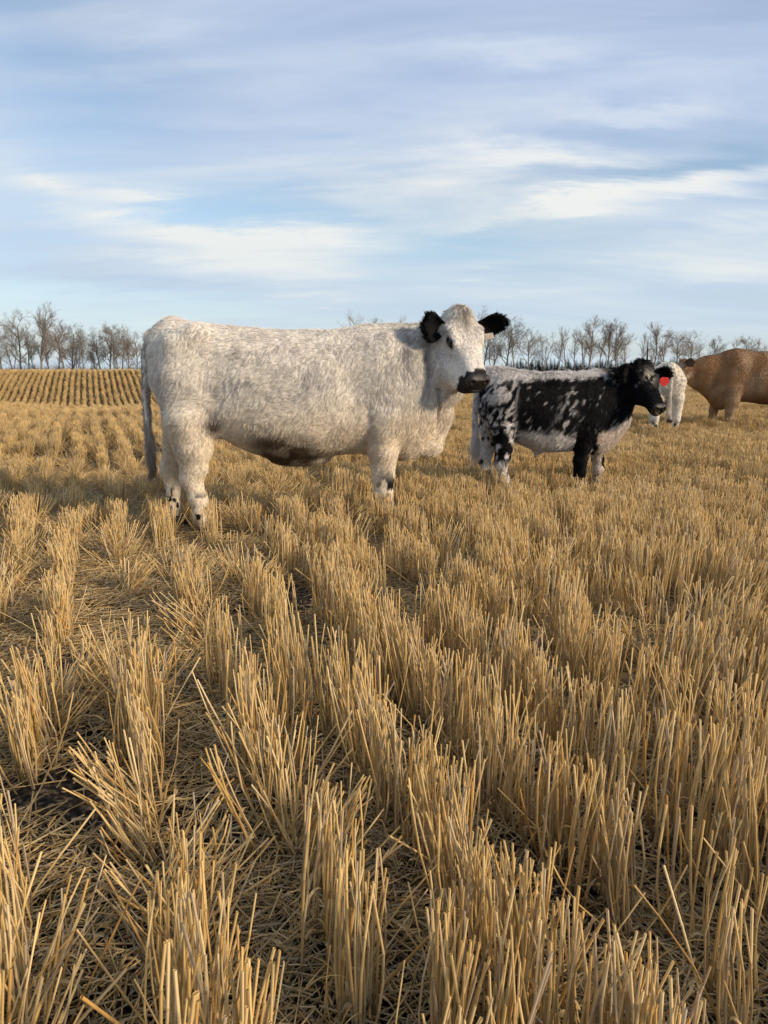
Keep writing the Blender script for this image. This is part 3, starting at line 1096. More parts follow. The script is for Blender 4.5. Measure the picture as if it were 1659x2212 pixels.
    tt = np.linspace(0, 1, 26); src = np.linspace(0, 1, len(ts))
    tp2 = np.stack([np.interp(tt, src, tp[:, i]) for i in range(3)], -1)
    for _ in range(2):
        tp2[1:-1] = (tp2[:-2] + tp2[1:-1] * 2 + tp2[2:]) / 4
    tr2 = np.interp(tt, src, tr)
    tube(acc, tp2, tr2, colf(tp2, r) * 0.8, 10)
    tail = bpy.data.objects.new('tail', acc.mesh('tail', SKIN))
    link(tail, root)
    TV = np.concatenate(acc.V); TF = np.concatenate(acc.F)
    TN = normals_np(TV, TF)
    nT = sp.get('tail_hairs', 5000)
    P_, N_ = sample_surface(TV, TF, TN, nT, r)
    zb = tp[:, 2].min(); ztop = tp[:, 2].max()
    fz = lambda p: np.clip((p[:, 2] - zb) / (ztop - zb), 0, 1)
    hair_object('tail_hair', tail, P_, N_, lambda p, n, rr: np.array([[0, 0, -1.0]]) + n * 0.15 + rr.normal(0, .12, p.shape),
                lambda p: np.interp(fz(p), [0, .25, .4, .8, 1], [.16, .15, .05, .03, .035]) * sp['fur'], sp.get('tail_color', colf), 6, clump=30, radius=0.0010, lift=0.12, wave=0.10)
    # coat
    hpV = to_head(V)
    in_muz = (hpV[:, 0] > 0.47) & (np.abs(hpV[:, 1]) < .13) & (np.abs(hpV[:, 2] + 0.05) < .14)
    eye_d = np.minimum(np.linalg.norm(hpV - [0.185, 0.117, 0], axis=1), np.linalg.norm(hpV - [0.185, -0.117, 0], axis=1))
    on_head = (hpV[:, 0] > -0.10) & (hpV[:, 0] < .56) & (np.abs(hpV[:, 1]) < .17) & (np.abs(hpV[:, 2] + .03) < .22)
    wgt = np.ones(len(V)); wgt[V[:, 2] < 0.09] = 0; wgt[in_muz] = 0.0; wgt[eye_d < 0.037] = 0
    wgt[on_head & ~in_muz] *= 1.7
    P_, N_ = sample_surface(V, Q, N, sp['hairs'], r, wgt)
    def lenf(p):
        hp = to_head(p)
        hd = (hp[:, 0] > -0.10) & (hp[:, 0] < .58) & (np.abs(hp[:, 1]) < .17) & (np.abs(hp[:, 2] + .03) < .22)
        L = np.interp(p[:, 2], [0, .3, .55, .8, 1.6], [.012, .016, .024, .034, .036]) * sp['fur']
        top = sstep(0.10, 0.0, np.abs(p[:, 1])) * (p[:, 2] > sp['backz'])
        L = L * (1 + sp.get('topfur', 0.3) * top)
        hl = np.interp(hp[:, 0], [-.1, .02, .10, .18, .34, .5], [.045, .045, .028, .015, .010, .006]) * sp['fur']
        hl = np.where(hp[:, 2] < -.02, np.minimum(hl, .020), hl)
        return np.where(hd, hl, L)
    Mr = np.array(M.to_3x3()) / s
    def combf(p, n, rr):
        hp = to_head(p)
        hd = sstep(-0.06, 0.04, hp[:, 0]) * (np.abs(hp[:, 1]) < .2) * (np.abs(hp[:, 2] + .03) < .25)
        c = np.tile(np.array([[-0.40, 0.0, -0.95]]), (len(p), 1))
        c[:, 0] -= .5 * sstep(-.3, -.6, p[:, 0])
        topk = sstep(0.20, 0.02, np.abs(p[:, 1])) * (p[:, 2] > sp['backz'] - .03)
        c[:, 2] += 0.6 * topk
        c[:, 1] += np.sign(p[:, 1]) * 0.35 * topk
        # swirls
        a1 = ((fbm(p * 3.2, 2, 41) - 0.5) * 2.0 + (fbm(p * 11, 2, 43) - 0.5) * 1.6) * sp.get('swirl', 1.0)
        ca, sa = np.cos(a1)[:, None], np.sin(a1)[:, None]
        tb = np.cross(n, c)
        c = c * ca + tb * sa
        # head: down the face, fanning from a whorl between the eyes
        wx = hp - np.array([0.11, 0, 0.07])
        hc = np.stack([0.9 + 0 * wx[:, 0], wx[:, 1] * 5.0, -0.25 + 0 * wx[:, 0]], -1)
        hc[:, 0] = np.where(hp[:, 0] < 0.07, 0.35 , hc[:, 0])
        hc = hc @ Mr.T
        return c * (1 - hd[:, None]) + hc * hd[:, None] + rr.normal(0, .10, p.shape)
    hair_object('coat', root, P_, N_, combf, lenf, colf, 9, clump=sp.get('clump', 20), radius=sp.get('hair_r', 0.0011), lift=sp.get('lift', 0.30), wave=0.10, tight=sp.get('tight', .72))
    return root, M


# ------------------------------------------------------------------ the cattle
ZT = [(-.93, 1.30, .98, .13), (-.88, 1.365, .86, .21), (-.78, 1.40, .76, .27), (-.66, 1.395, .68, .29), (-.52, 1.385, .66, .30), (-.38, 1.37, .575, .33), (-.13, 1.35, .485, .355), (.03, 1.348, .49, .355),
      (.22, 1.352, .52, .335), (.36, 1.36, .535, .30), (.48, 1.37, .53, .27), (.60, 1.37, .51, .26), (.74, 1.34, .475, .24), (.85, 1.24, .52, .205), (.94, 1.08, .65, .15), (.99, .96, .76, .09)]


def torso_from(Z, sx=1, sz=1, sw=1):
    out = []
    for x, zt, zb, hw in Z:
        zt, zb = zt * sz, zb * sz
        zc = zb + (zt - zb) * 0.47
        out.append((x * sx, 0, hw * sw, zc, zt - zc, zc - zb))
    return out


def white_color(P, r=None):
    n = len(P)
    tone = fbm(P * np.array([7, 7, 7.0]), 3, 59)
    base = lerp3(np.tile(np.array([0.84, 0.785, 0.71]), (n, 1)), np.array([0.88, 0.825, 0.735]), sstep(.32, .62, tone))
    x, y, z = P.T
    # faint grey roan clouding on flank, shoulder and neck
    g = sstep(0.48, 0.68, fbm(P * np.array([3.0, 3.0, 3.4]), 3, 61)) * (0.35 + 0.65 * np.exp(-((x + .05) / .45) ** 2 - ((z - 1.08) / .22) ** 2))
    fl = sstep(0.60, 0.72, fbm(P * np.array([26, 26, 15.0]), 2, 63)) * np.exp(-((x + .12) / .38) ** 2 - ((z - 1.10) / .20) ** 2)
    neck = np.exp(-((x - .80) / .13) ** 2 - ((z - 1.15) / .24) ** 2) * (0.35 + 0.65 * sstep(.4, .65, fbm(P * np.array([22, 5, 3.0]), 2, 64)))  # grey streaks also paint in the shade of the neck folds
    up = sstep(.75, 1.10, z) * sstep(-.75, -.2, x) * sstep(.46, .62, fbm(P * np.array([42, 30, 17.0]), 2, 67))
    g = np.clip(0.16 * g + 0.40 * fl + 0.80 * neck + .16 * up, 0, 0.9)
    c = lerp3(base, np.array([0.17, 0.165, 0.18]), g)
    # dark smudge high on the flank
    sm = np.exp(-((x + .34) / .035) ** 2 - ((z - 1.19) / .045) ** 2) * (y < 0)
    c = lerp3(c, np.array([0.10, 0.10, 0.11]), np.clip(sm * 0.45, 0, 1))
    st = sstep(.45, .68, fbm(P * np.array([4, 4, 5.0]) + 3, 3, 69)) * sstep(1.05, .7, z)
    c = lerp3(c, np.array([.50, .40, .28]), st * .28)
    # muddy belly, dark patch at the groin
    ud = sstep(.40, .62, fbm(P * np.array([9, 9, 14]), 3, 66))
    mud = sstep(.17, .04, np.abs(x + .02 - 0.0)) * 0 + np.exp(-((x + .06) / .22) ** 4) * sstep(.72, .60, z + 0.10 * np.clip(x, -.2, .4)) * (0.45 + 0.55 * ud)
    c = lerp3(c, np.array([0.10, 0.065, 0.035]), np.clip(mud * 1.15, 0, .93))
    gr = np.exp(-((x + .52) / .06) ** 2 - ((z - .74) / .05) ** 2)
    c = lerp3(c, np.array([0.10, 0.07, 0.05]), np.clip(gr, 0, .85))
    # cream lower down; warm light on brisket and belly painted into the coat
    c = c * lerp3(np.array([1, 1, 1.0]), np.array([1.0, .94, .84]), sstep(1.0, .6, z))
    # black flecks round the knees and hocks
    kn = (z < .40) & (x > .4)
    f1 = sstep(.475, .53, .07 * sstep(.52, .62, x) + fbm(P * np.array([24, 24, 14]), 2, 71)) * sstep(.50, .34, z) * (x > .4) * sstep(.50, .58, x)
    f1 = np.maximum(f1, sstep(.26, .20, z) * (x > .4) * sstep(.42, .5, fbm(P * 20, 2, 77)))
    f2 = sstep(.55, .60, fbm(P * np.array([28, 28, 20]), 2, 73)) * sstep(.34, .25, z) * (x < -.4)
    c = lerp3(c, np.array([0.012, 0.012, 0.014]), np.clip(np.maximum(f1, f2), 0, 1))
    return np.clip(c, 0, 1)


COW_M = head_frame(Vector((1.075, -0.11, 1.41)), -74, 48, 2, .99)


def cow_head_tone(P, base, M, eyecol=(0.015, 0.012, 0.012), blaze=None):
    Mi = np.array(M.inverted())
    hp = P @ Mi[:3, :3].T + Mi[:3, 3]
    e = np.minimum(np.linalg.norm((hp - [0.190, 0.117, 0]) * [1, 1, 1.5], axis=1), np.linalg.norm((hp - [0.190, -0.117, 0]) * [1, 1, 1.5], axis=1))
    k = sstep(0.052, 0.042, e)
    return lerp3(base, np.array(eyecol), k), hp


def big_color(P, r=None):
    c = white_color(P, r)
    c, hp = cow_head_tone(P, c, COW_M)
    # rusty stain down the middle of the forehead, grey cheeks
    st = np.exp(-(hp[:, 1] / .022) ** 2) * sstep(.2, .03, hp[:, 0]) * (hp[:, 0] > -.09) * (hp[:, 2] > -.0)
    c = lerp3(c, np.array([0.26, 0.20, 0.15]), np.clip(st * .7, 0, 1))
    mz = sstep(.405, .43, hp[:, 0] + 0.02 * (fbm(P * 40, 2, 5) - .5)) * (np.abs(hp[:, 1]) < .12) * (hp[:, 0] < .6) * (np.abs(hp[:, 2]) < .2)
    c = lerp3(c, np.array([0.03, 0.025, 0.024]), mz * sstep(0.5, .42, fbm(hp * 30, 2, 8) - (hp[:, 0] - .42) * 8))
    return c


cow_spec = dict(
    name='cow', label='large shaggy white cow standing broadside with black ears and muddy belly', seed=3, loc=(-0.592, 4.86, 0), yaw=4,
    h=0.0105, torso=torso_from(ZT), head=COW_M, hs=.99, color=big_color, muzzle=(0.022, 0.017, 0.016), hairs=300000, fur=.80, clump=11, lift=.26, hair_r=.0009, backz=1.25, under=0.75,
    cones=[((.58, 0, 1.12), (.96, -.05, 1.27), .245, .150, .10, .78), ((.70, 0, .86), (1.00, -.08, 1.10), .235, .12, .10, .72),
           ((.96, -.05, 1.25), (1.07, -.08, 1.32), .135, .10, .06, .85),
           ((1.02, -.16, 1.09), (1.10, -.29, 1.02), .115, .075, .06), ((1.00, -.06, 1.10), (1.02, -.08, .98), .14, .11, .08, .8),
           ((.975, -.03, 1.00), (.985, -.02, .78), .055, .06, .05, .55), ((.985, -.02, .78), (.91, 0, .60), .06, .10, .06, .7),
           ((-.80, 0, 1.33), (-.92, 0, 1.30), .10, .055, .06), ((-.62, -.21, 1.30), (-.72, -.20, 1.24), .075, .09, .08), ((-.62, .21, 1.30), (-.72, .20, 1.24), .075, .09, .08),
           ((-.70, -.16, 1.02), (-.70, -.19, .74), .19, .125, .08, .8), ((-.76, .16, 1.02), (-.80, .19, .74), .19, .125, .08, .8),
           ((.56, -.19, 1.12), (.64, -.20, .80), .15, .13, .10, .6), ((.56, .19, 1.12), (.64, .20, .80), .15, .13, .10, .6),
           ((-.48, -.22, .95), (-.52, -.20, .74), .08, .06, .10, .6)],
    legs=[[(.60, -.17, .78, .13), (.575, -.175, .56, .098), (.575, -.17, .40, .082), (.580, -.165, .27, .072), (.572, -.165, .17, .046), (.575, -.165, .05, .048)],
          [(.60, .17, .78, .13), (.60, .175, .56, .098), (.60, .17, .40, .080), (.60, .165, .27, .070), (.595, .165, .17, .046), (.60, .165, .05, .048)],
          [(-.68, -.19, .76, .15), (-.665, -.20, .60, .118), (-.665, -.20, .47, .092), (-.685, -.20, .40, .078), (-.650, -.20, .26, .062), (-.630, -.20, .14, .052), (-.605, -.20, .05, .052)],
          [(-.79, .19, .76, .15), (-.83, .20, .60, .110), (-.885, .20, .47, .085), (-.91, .20, .40, .074), (-.90, .20, .26, .054), (-.905, .20, .12, .048), (-.89, .20, .05, .052)]],
    ells=[((0.02, 0, .50), (.20, .10, .055), .06)],
    grooves=[((-.50, -.43, 1.20), (-.47, -.42, .95), .09, .09, .10), ((-.52, -.38, .92), (-.56, -.36, .74), .06, .05, .08), ((.36, -.44, 1.15), (.40, -.42, .80), .09, .09, .09), ((.845, -.24, 1.30), (.905, -.21, .98), .022, .018, .03), ((.78, -.27, 1.25), (.84, -.25, .98), .014, .012, .03), ((.94, -.16, .96), (.945, -.10, .70), .016, .012, .03),
             ((.47, -.31, .85), (.49, -.28, .62), .02, .02, .04)],
    ears=[(-1, (-.86, -.50, .03), (.42, -.90, .05), .18, .185, (0.004, 0.004, 0.005), (0.070, -0.125, 0.005)),
          (1, (.96, .10, .12), (.05, -.80, -.55), .20, .15, (0.004, 0.004, 0.005), (0.065, 0.120, 0.01))],
    tail=[(-.90, 0, 1.33, .045), (-.965, -.01, 1.24, .035), (-.985, -.03, 1.0, .026), (-.985, -.04, .75, .021), (-.975, -.05, .55, .018), (-.965, -.06, .45, .014)],
    tail_color=lambda P, r=None: lerp3(np.tile(np.array([.48, .43, .38]), (len(P), 1)), np.array([.20, .15, .11]), sstep(.75, .45, P[:, 2]) * .85),
)


def calf_color_factory(M):
    def f(P, r=None):
        n = len(P)
        x, y, z = P.T
        white = np.tile(np.array([0.70, 0.67, 0.65]), (n, 1))
        cream = np.array([0.66, 0.54, 0.42])
        black = np.array([0.0035, 0.0035, 0.0045])
        n1 = fbm(P * np.array([5, 5, 5.0]), 3, 81)
        rot_ = np.stack([P[:, 0] * .75 - P[:, 2] * .66, P[:, 1], P[:, 0] * .66 + P[:, 2] * .75], -1)
        n2 = fbm(rot_ * np.array([52, 22, 17.0]), 2, 83)
        # solid black side patch
        wv = 0.10 * (n1 - .5) + 0.07 * (n2 - .5)
        top = sstep(.965, .99, z + wv) * sstep(.50, .40, x + wv)
        solid = sstep(-.40, -.33, x + wv) * sstep(.50, .545, z + wv - .05 * sstep(.0, .4, np.abs(x - .1)))
        band = np.exp(-((x - .09 - .35 * (z - .75)) / .075) ** 2) * sstep(.98, .84, z)
        chest = sstep(.02, -.02, z - (.50 + .50 * (x - .30)) + wv) * (x > .27)
        k = solid
        k = k * (1 - band * sstep(.52, .58, n2))
        k = k * (1 - sstep(.71, .76, n2) * .7 * sstep(.62, .45, x))
        lowf = sstep(.61, .52, z) * (x < .22)
        k = k * (1 - lowf * sstep(.50, .55, n1 + .3 * (n2 - .5)))
        spots = sstep(.485, .53, n2) * sstep(-.28, -.36, x) * sstep(1.01, .93, z)
        edge = sstep(.90, .96, z) * sstep(.51, .56, n2) * (x < .5)
        k = np.maximum(k, np.maximum(spots, edge * .9 * sstep(1.0, .97, z)))
        k = k * (1 - top) * (1 - chest)
        # hind leg: speckled black then white with small dots; near fore leg black; far fore leg white with patches
        hind = (x < -.36) & (z < .62)
        hs_ = sstep(.40, .48, fbm(P * np.array([34, 24, 16.0]), 2, 89)) * sstep(.27, .36, z) * sstep(.66, .60, z)
        hs2 = sstep(.66, .70, fbm(P * np.array([34, 34, 34.0]), 1, 93)) * sstep(.36, .30, z)
        k = np.where(hind & (y < 0), np.maximum(k * sstep(.5, .65, z), np.maximum(hs_, hs2)), k)
        k = np.where(hind & (y >= 0), sstep(.66, .7, fbm(P * 20, 1, 97)), k)
        nf = (x > .18) & (x < .40) & (z < .60) & (y < 0)
        k = np.where(nf, 1 - sstep(.60, .66, fbm(P * np.array([18, 18, 12.0]), 2, 99)) * sstep(.28, .36, x), k)
        ff = (x > .30) & (z < .52) & (y >= 0)
        k = np.where(ff, sstep(.56, .60, fbm(P * np.array([17, 17, 17.0]), 2, 101)) * sstep(.46, .40, z), k)
        c = lerp3(white, cream, sstep(.75, .55, z) * sstep(.2, .4, x) * .7)  # warm light on the chest painted in as cream
        c = lerp3(c, black, np.clip(k, 0, 1))
        # head: black with white frosted forehead
        Mi = np.array(M.inverted())
        hp = P @ Mi[:3, :3].T + Mi[:3, 3]
        hd = sstep(-.12, -.08, hp[:, 0]) * (np.abs(hp[:, 1]) < .19) * (np.abs(hp[:, 2]) < .25) * (hp[:, 0] < .6)
        c = lerp3(c, black * 1.2, hd)
        fr = hd * np.exp(-((hp[:, 1] - .01) / .062) ** 2 - ((hp[:, 0] - .135) / .075) ** 2) * (hp[:, 2] > -.01)
        fr = np.clip(fr * 1.5, 0, 1) * sstep(.36, .46, fbm(hp * np.array([22, 34, 20]), 2, 103))
        c = lerp3(c, np.array([.66, .60, .50]), fr)
        ch = hd * np.exp(-((hp[:, 0] - .17) / .016) ** 2 - ((hp[:, 2] + .035) / .016) ** 2) * (hp[:, 1] < 0)
        c = lerp3(c, np.array([.35, .35, .37]), np.clip(ch, 0, 1))
        # pale line behind the jaw
        jl = np.exp(-((hp[:, 0] - .0 + .25 * (hp[:, 2] + .10)) / .012) ** 2) * (hp[:, 2] < -.05) * (hp[:, 2] > -.27) * (hp[:, 1] < .06) * (hp[:, 1] > -.17)
        c = lerp3(c, np.array([.33, .32, .34]), np.clip(jl * .7, 0, 1))
        return np.clip(c, 0, 1)
    return f


CT = [(-.645, .98, .72, .09), (-.60, 1.03, .62, .145), (-.52, 1.06, .54, .185), (-.40, 1.065, .50, .20), (-.28, 1.04, .455, .225), (-.14, 1.03, .40, .245), (0, 1.025, .385, .25), (.12, 1.03, .395, .235),
      (.24, 1.03, .40, .215), (.36, 1.03, .37, .205), (.46, 1.03, .36, .185), (.55, 1.01, .40, .165), (.64, .95, .50, .13), (.70, .87, .60, .08)]
CALF_M = head_frame(Vector((.745, -.11, 1.055)), -74, 43, 2, .81)


def calf_parts(M, black=True):
    return dict(
        cones=[((.40, 0, .85), (.66, -.03, .95), .165, .115, .08, .85), ((.46, 0, .76), (.67, -.03, .88), .17, .10, .08, .75), ((.65, -.02, .96), (.73, -.06, .99), .115, .09, .05),
               ((-.56, 0, 1.0), (-.64, 0, .98), .07, .04, .05), ((-.46, -.12, .80), (-.47, -.13, .58), .135, .09, .07, .8), ((-.48, .12, .80), (-.53, .13, .58), .135, .09, .07, .8),
               ((.30, -.13, .88), (.32, -.13, .60), .11, .10, .08, .6), ((.36, .13, .88), (.42, .13, .60), .11, .10, .08, .6), ((-.11, 0, .40), (-.13, 0, .355), .03, .015, .05)],
        legs=[[(.30, -.11, .60, .095), (.265, -.12, .44, .075), (.25, -.115, .32, .062), (.25, -.11, .22, .055), (.23, -.11, .12, .036), (.235, -.11, .04, .037)],
              [(.42, .11, .60, .09), (.47, .12, .44, .070), (.49, .115, .32, .058), (.50, .11, .22, .052), (.50, .11, .12, .034), (.505, .11, .04, .037)],
              [(-.46, -.13, .58, .105), (-.45, -.14, .45, .082), (-.46, -.14, .36, .066), (-.475, -.14, .30, .056), (-.44, -.14, .18, .044), (-.42, -.14, .10, .038), (-.40, -.14, .04, .038)],
              [(-.52, .13, .58, .10), (-.53, .14, .45, .074), (-.55, .14, .36, .060), (-.565, .14, .30, .052), (-.535, .14, .18, .042), (-.53, .14, .10, .037), (-.515, .14, .04, .038)]],
        tail=[(-.63, 0, .99, .032), (-.68, -.01, .93, .026), (-.695, -.02, .75, .02), (-.69, -.02, .58, .017), (-.68, -.02, .44, .014)])


calf_spec = dict(
    name='speckled_calf', label='black and white speckled calf with red ear tag chewing straw', seed=4, loc=(1.43, 6.12, 0), yaw=3, h=0.0095, torso=torso_from(CT), head=CALF_M, hs=.81,
    color=calf_color_factory(CALF_M), muzzle=(0.016, 0.011, 0.012), hairs=170000, fur=.95, topfur=.7, backz=.96, under=.8, hair_r=.0011, clump=14, lift=.38,
    ears=[(-1, (-.88, -.40, .12), (.30, -.90, .05), .155, .135, (0.005, 0.005, 0.006), (0.06, -0.12, 0.0)),
          (1, (.97, .10, -.06), (.05, -.85, -.40), .185, .125, (0.004, 0.004, 0.005), (0.06, 0.12, 0.0))],
    tail_color=lambda P, r=None: lerp3(np.tile(np.array([.66, .63, .62]), (len(P), 1)), np.array([.36, .30, .24]), sstep(.6, .3, P[:, 2])),
    **calf_parts(CALF_M))

W_M = head_frame(Vector((.86, 0.0, .98)), -12, 58, 0, .80)


def white_calf_color(P, r=None):
    x, y, z = P.T
    c = np.tile(np.array([0.74, 0.68, 0.58]), (len(P), 1))
    g = sstep(.55, .68, fbm(P * 7, 3, 121)) * np.exp(-((z - .68) / .16) ** 2) * .35
    c = lerp3(c, np.array([.22, .20, .17]), g)
    k = sstep(.60, .63, fbm(P * 24, 1, 123)) * sstep(.30, .22, z)
    return lerp3(c, np.array([.02, .02, .022]), k)


white_calf_spec = dict(
    name='white_calf', label='white calf seen from behind, its front hidden by the black calf\'s head', seed=6, loc=(4.58, 11.75, 0), yaw=73, h=0.014, torso=torso_from(CT), head=W_M, hs=.8, color=white_calf_color,
    muzzle=(.03, .025, .025), hairs=60000, fur=.6, backz=.96, under=.9, hair_r=.0016, swirl=.7,
    ears=[(-1, (0, -1, .1), (1, 0, 0), .14, .11, (.01, .01, .01)), (1, (0, 1, .1), (1, 0, 0), .14, .11, (.01, .01, .01))], ear_hairs=900, tail_hairs=2500,
    **calf_parts(W_M))

B_M = head_frame(Vector((1.50, 0.02, 1.24)), 8, 42, 0, 1.0)


def brown_color(P, r=None):
    x, y, z = P.T
    n1 = fbm(P * np.array([4, 4, 3.0]), 2, 131)
    n2 = fbm(P * np.array([10, 6, 2.0]), 1, 133)
    c = lerp3(np.tile(np.array([.28, .155, .070]), (len(P), 1)), np.array([.37, .25, .15]), sstep(.35, .65, n1))
    c = lerp3(c, np.array([.16, .09, .045]), sstep(.45, .75, n2) * .35)
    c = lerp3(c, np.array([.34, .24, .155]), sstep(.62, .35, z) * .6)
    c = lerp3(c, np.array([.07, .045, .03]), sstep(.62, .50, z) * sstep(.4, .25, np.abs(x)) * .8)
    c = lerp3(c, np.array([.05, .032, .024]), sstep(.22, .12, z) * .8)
    Mi = np.array(B_M.inverted()); hp = P @ Mi[:3, :3].T + Mi[:3, 3]
    pl = sstep(-.02, .1, hp[:, 0]) * sstep(.0, .05, hp[:, 2]) * (np.abs(hp[:, 1]) < .14)
    c = lerp3(c, np.array([.36, .28, .22]), pl * .8)
    jw = np.exp(-((hp[:, 0] - .12) / .06) ** 2 - ((hp[:, 2] + .16) / .04) ** 2)
    return lerp3(c, np.array([.62, .50, .36]), np.clip(jw, 0, .9))


bs_ = 1.085
brown_spec = dict(
    name='brown_cow', label='tan brown cow cut off at the right edge, facing left behind the white calf', seed=8, loc=(6.52, 12.35, 0), yaw=178, h=0.016,
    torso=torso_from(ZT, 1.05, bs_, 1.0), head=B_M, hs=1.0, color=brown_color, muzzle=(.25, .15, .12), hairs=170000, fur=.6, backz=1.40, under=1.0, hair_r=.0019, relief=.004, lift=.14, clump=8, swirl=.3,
    cones=[((.58, 0, 1.22), (1.10, 0, 1.16), .27, .21, .10, .8), ((.72, 0, .94), (1.20, 0, .98), .26, .17, .10, .72), ((1.10, 0, 1.16), (1.42, .02, 1.12), .21, .15, .08, .9), ((1.0, 0, .78), (1.34, 0, .98), .10, .10, .08, .7), ((1.0, 0, .85), (.78, 0, .60), .15, .17, .10, .8),
           ((.98, 0, 1.05), (1.00, 0, .82), .06, .06, .05, .55), ((1.0, 0, .82), (.90, 0, .64), .06, .09, .06, .7),
           ((-.85, 0, 1.42), (-.96, 0, 1.38), .10, .055, .06), ((-.74, -.17, 1.1), (-.74, -.19, .80), .19, .125, .08, .8), ((-.74, .17, 1.1), (-.76, .19, .80), .19, .125, .08, .8),
           ((.60, -.19, 1.2), (.68, -.20, .86), .16, .13, .10, .6), ((.60, .19, 1.2), (.68, .20, .86), .16, .13, .10, .6)],
    legs=[[(.74, -.16, .82, .13), (.80, -.165, .60, .10), (.83, -.16, .40, .085), (.84, -.16, .27, .074), (.83, -.16, .17, .055), (.84, -.16, .05, .05)],
          [(.64, .16, .82, .14), (.645, .165, .60, .125), (.66, .16, .40, .098), (.66, .16, .27, .078), (.655, .16, .17, .05), (.66, .16, .05, .05)],
          [(-.70, -.19, .80, .15), (-.68, -.20, .60, .11), (-.72, -.20, .42, .08), (-.70, -.20, .26, .06), (-.68, -.20, .05, .052)],
          [(-.70, .19, .80, .15), (-.68, .20, .60, .11), (-.72, .20, .42, .08), (-.70, .20, .26, .06), (-.68, .20, .05, .052)]],
    ears=[(1, (-.55, .75, .10), (.8, .55, -.1), .20, .15, (.10, .065, .04), (0.03, 0.10, 0.05)), (-1, (-.35, -.9, .05), (.9, -.35, 0), .20, .15, (.12, .08, .05), (0.03, -0.10, 0.05))], ear_hairs=1500,
    tail=[(-.95, 0, 1.42, .045), (-1.01, 0, 1.33, .035), (-1.03, 0, 1.0, .026), (-1.03, 0, .75, .021), (-1.02, 0, .5, .016)], tail_hairs=2500)


def ear_tag(parent, c, X, Z, w, h, color, label, round_=False):
    X = np.array(X, float); X /= np.linalg.norm(X); Z = np.array(Z, float); Z -= (Z @ X) * X; Z /= np.linalg.norm(Z); Y = np.cross(Z, X)
    if round_:
        prof = [(-.18, .5), (.18, .5), (.30, .30), (.5, .12), (.5, -.28), (.32, -.5), (-.32, -.5), (-.5, -.28), (-.5, .12), (-.30, .30)]
    else:
        prof = [(-.5, .42), (-.42, .5), (.42, .5), (.5, .42), (.5, -.42), (.42, -.5), (-.42, -.5), (-.5, -.42)]
    n = len(prof)
    V = []
    for z, q in ((-.0022, .97), (-.0012, 1), (.0012, 1), (.0022, .97)):
        V += [np.array(c) + X * a * w * q + Y * b * h * q + Z * z for a, b in prof]
    F = [[k * n + i, k * n + (i + 1) % n, (k + 1) * n + (i + 1) % n, (k + 1) * n + i] for k in range(3) for i in range(n)]
    me = bpy.data.meshes.new('ear_tag')
    me.from_pydata([tuple(v) for v in V], [], F + [list(range(n))[::-1], list(range(3 * n, 4 * n))])
    me.materials.append(flat_mat('ear_tag_plastic', color, 0.45, 0.4, 60, 0.3))
    o = bpy.data.objects.new('ear_tag', me)
    link(o, parent, label=label)
    SV, SF = uv_sphere(np.array(c) + Y * h * .36 + Z * .004, .006, 8)
    obj_np('tag_stud', SV, SF, flat_mat('stud_plastic', tuple(q * .6 for q in color), .5), o)
    return o


def feet_of(sp):
    c, s_ = math.cos(R(sp['yaw'])), math.sin(R(sp['yaw']))
    for ch in sp['legs']:
        x, y = ch[-1][:2]
        COW_FEET.append((sp['loc'][0] + x * c - y * s_, sp['loc'][1] + x * s_ + y * c))


import time
T0 = time.time()
for sp in (cow_spec, calf_spec, white_calf_spec, brown_spec):
    feet_of(sp)
cow_root, _ = build_bovine(cow_spec)
calf_root, _ = build_bovine(calf_spec)
calf_root.scale = (.95, .95, 1.035)
wr, _ = build_bovine(white_calf_spec)
wr.scale = (1.12, 1.12, 1.12)
br_root, _ = build_bovine(brown_spec)
br_root.scale = (.93, .93, .95)
print('cattle', time.time() - T0)

tb = np.array(COW_M @ Vector((0.05, 0.115, 0.0)))
ear_tag(cow_root, tb + np.array([.080, -.015, -.065]), (1, .25, .16), (-.2, .95, -.35), .075, .042, (.30, .25, .20), 'pale oblong tag hanging under the ear')
tb = np.array(CALF_M @ Vector((0.06, 0.12, 0.0)))
ear_tag(calf_root, tb + np.array([.098, -.03, -.062]), (1, .15, -.05), (-.1, 1, .1), .092, .070, (.50, .016, .012), 'red tag hanging under the ear', True)


def build_mouth_straw():
    acc = Acc()
    w = Matrix.Translation(Vector(calf_spec['loc'])) @ Matrix.Rotation(R(calf_spec['yaw']), 4, 'Z') @ Matrix.Diagonal((.95, .95, 1.035, 1))
    p = np.array(w @ (CALF_M @ Vector((0.475, -0.045, -0.085))))
    for a, b in (((-.02, -.01, .018), (.035, -.055, -.028)), ((.0, -.01, .0), (.048, -.03, -.008))):
        tube(acc, [p + np.array(a), (2 * p + np.array(a) + np.array(b)) / 2 + [0, 0, .002], p + np.array(b)], .0018, np.array([.62, .50, .32]), 5)
    o = bpy.data.objects.new('straw_wisp', acc.mesh('straw_wisp', STRAW))
    link(o, None, label='short pale straw wisp sticking out of the black calf\'s mouth', category='straw')


build_mouth_straw()

# ------------------------------------------------------------------ trees
BARK = attr_mat('bark', rough=0.9, spec=0.1, bump=(12, 0.5, 0.03))
TWIG = attr_mat('twigs', rough=0.9, spec=0.1)


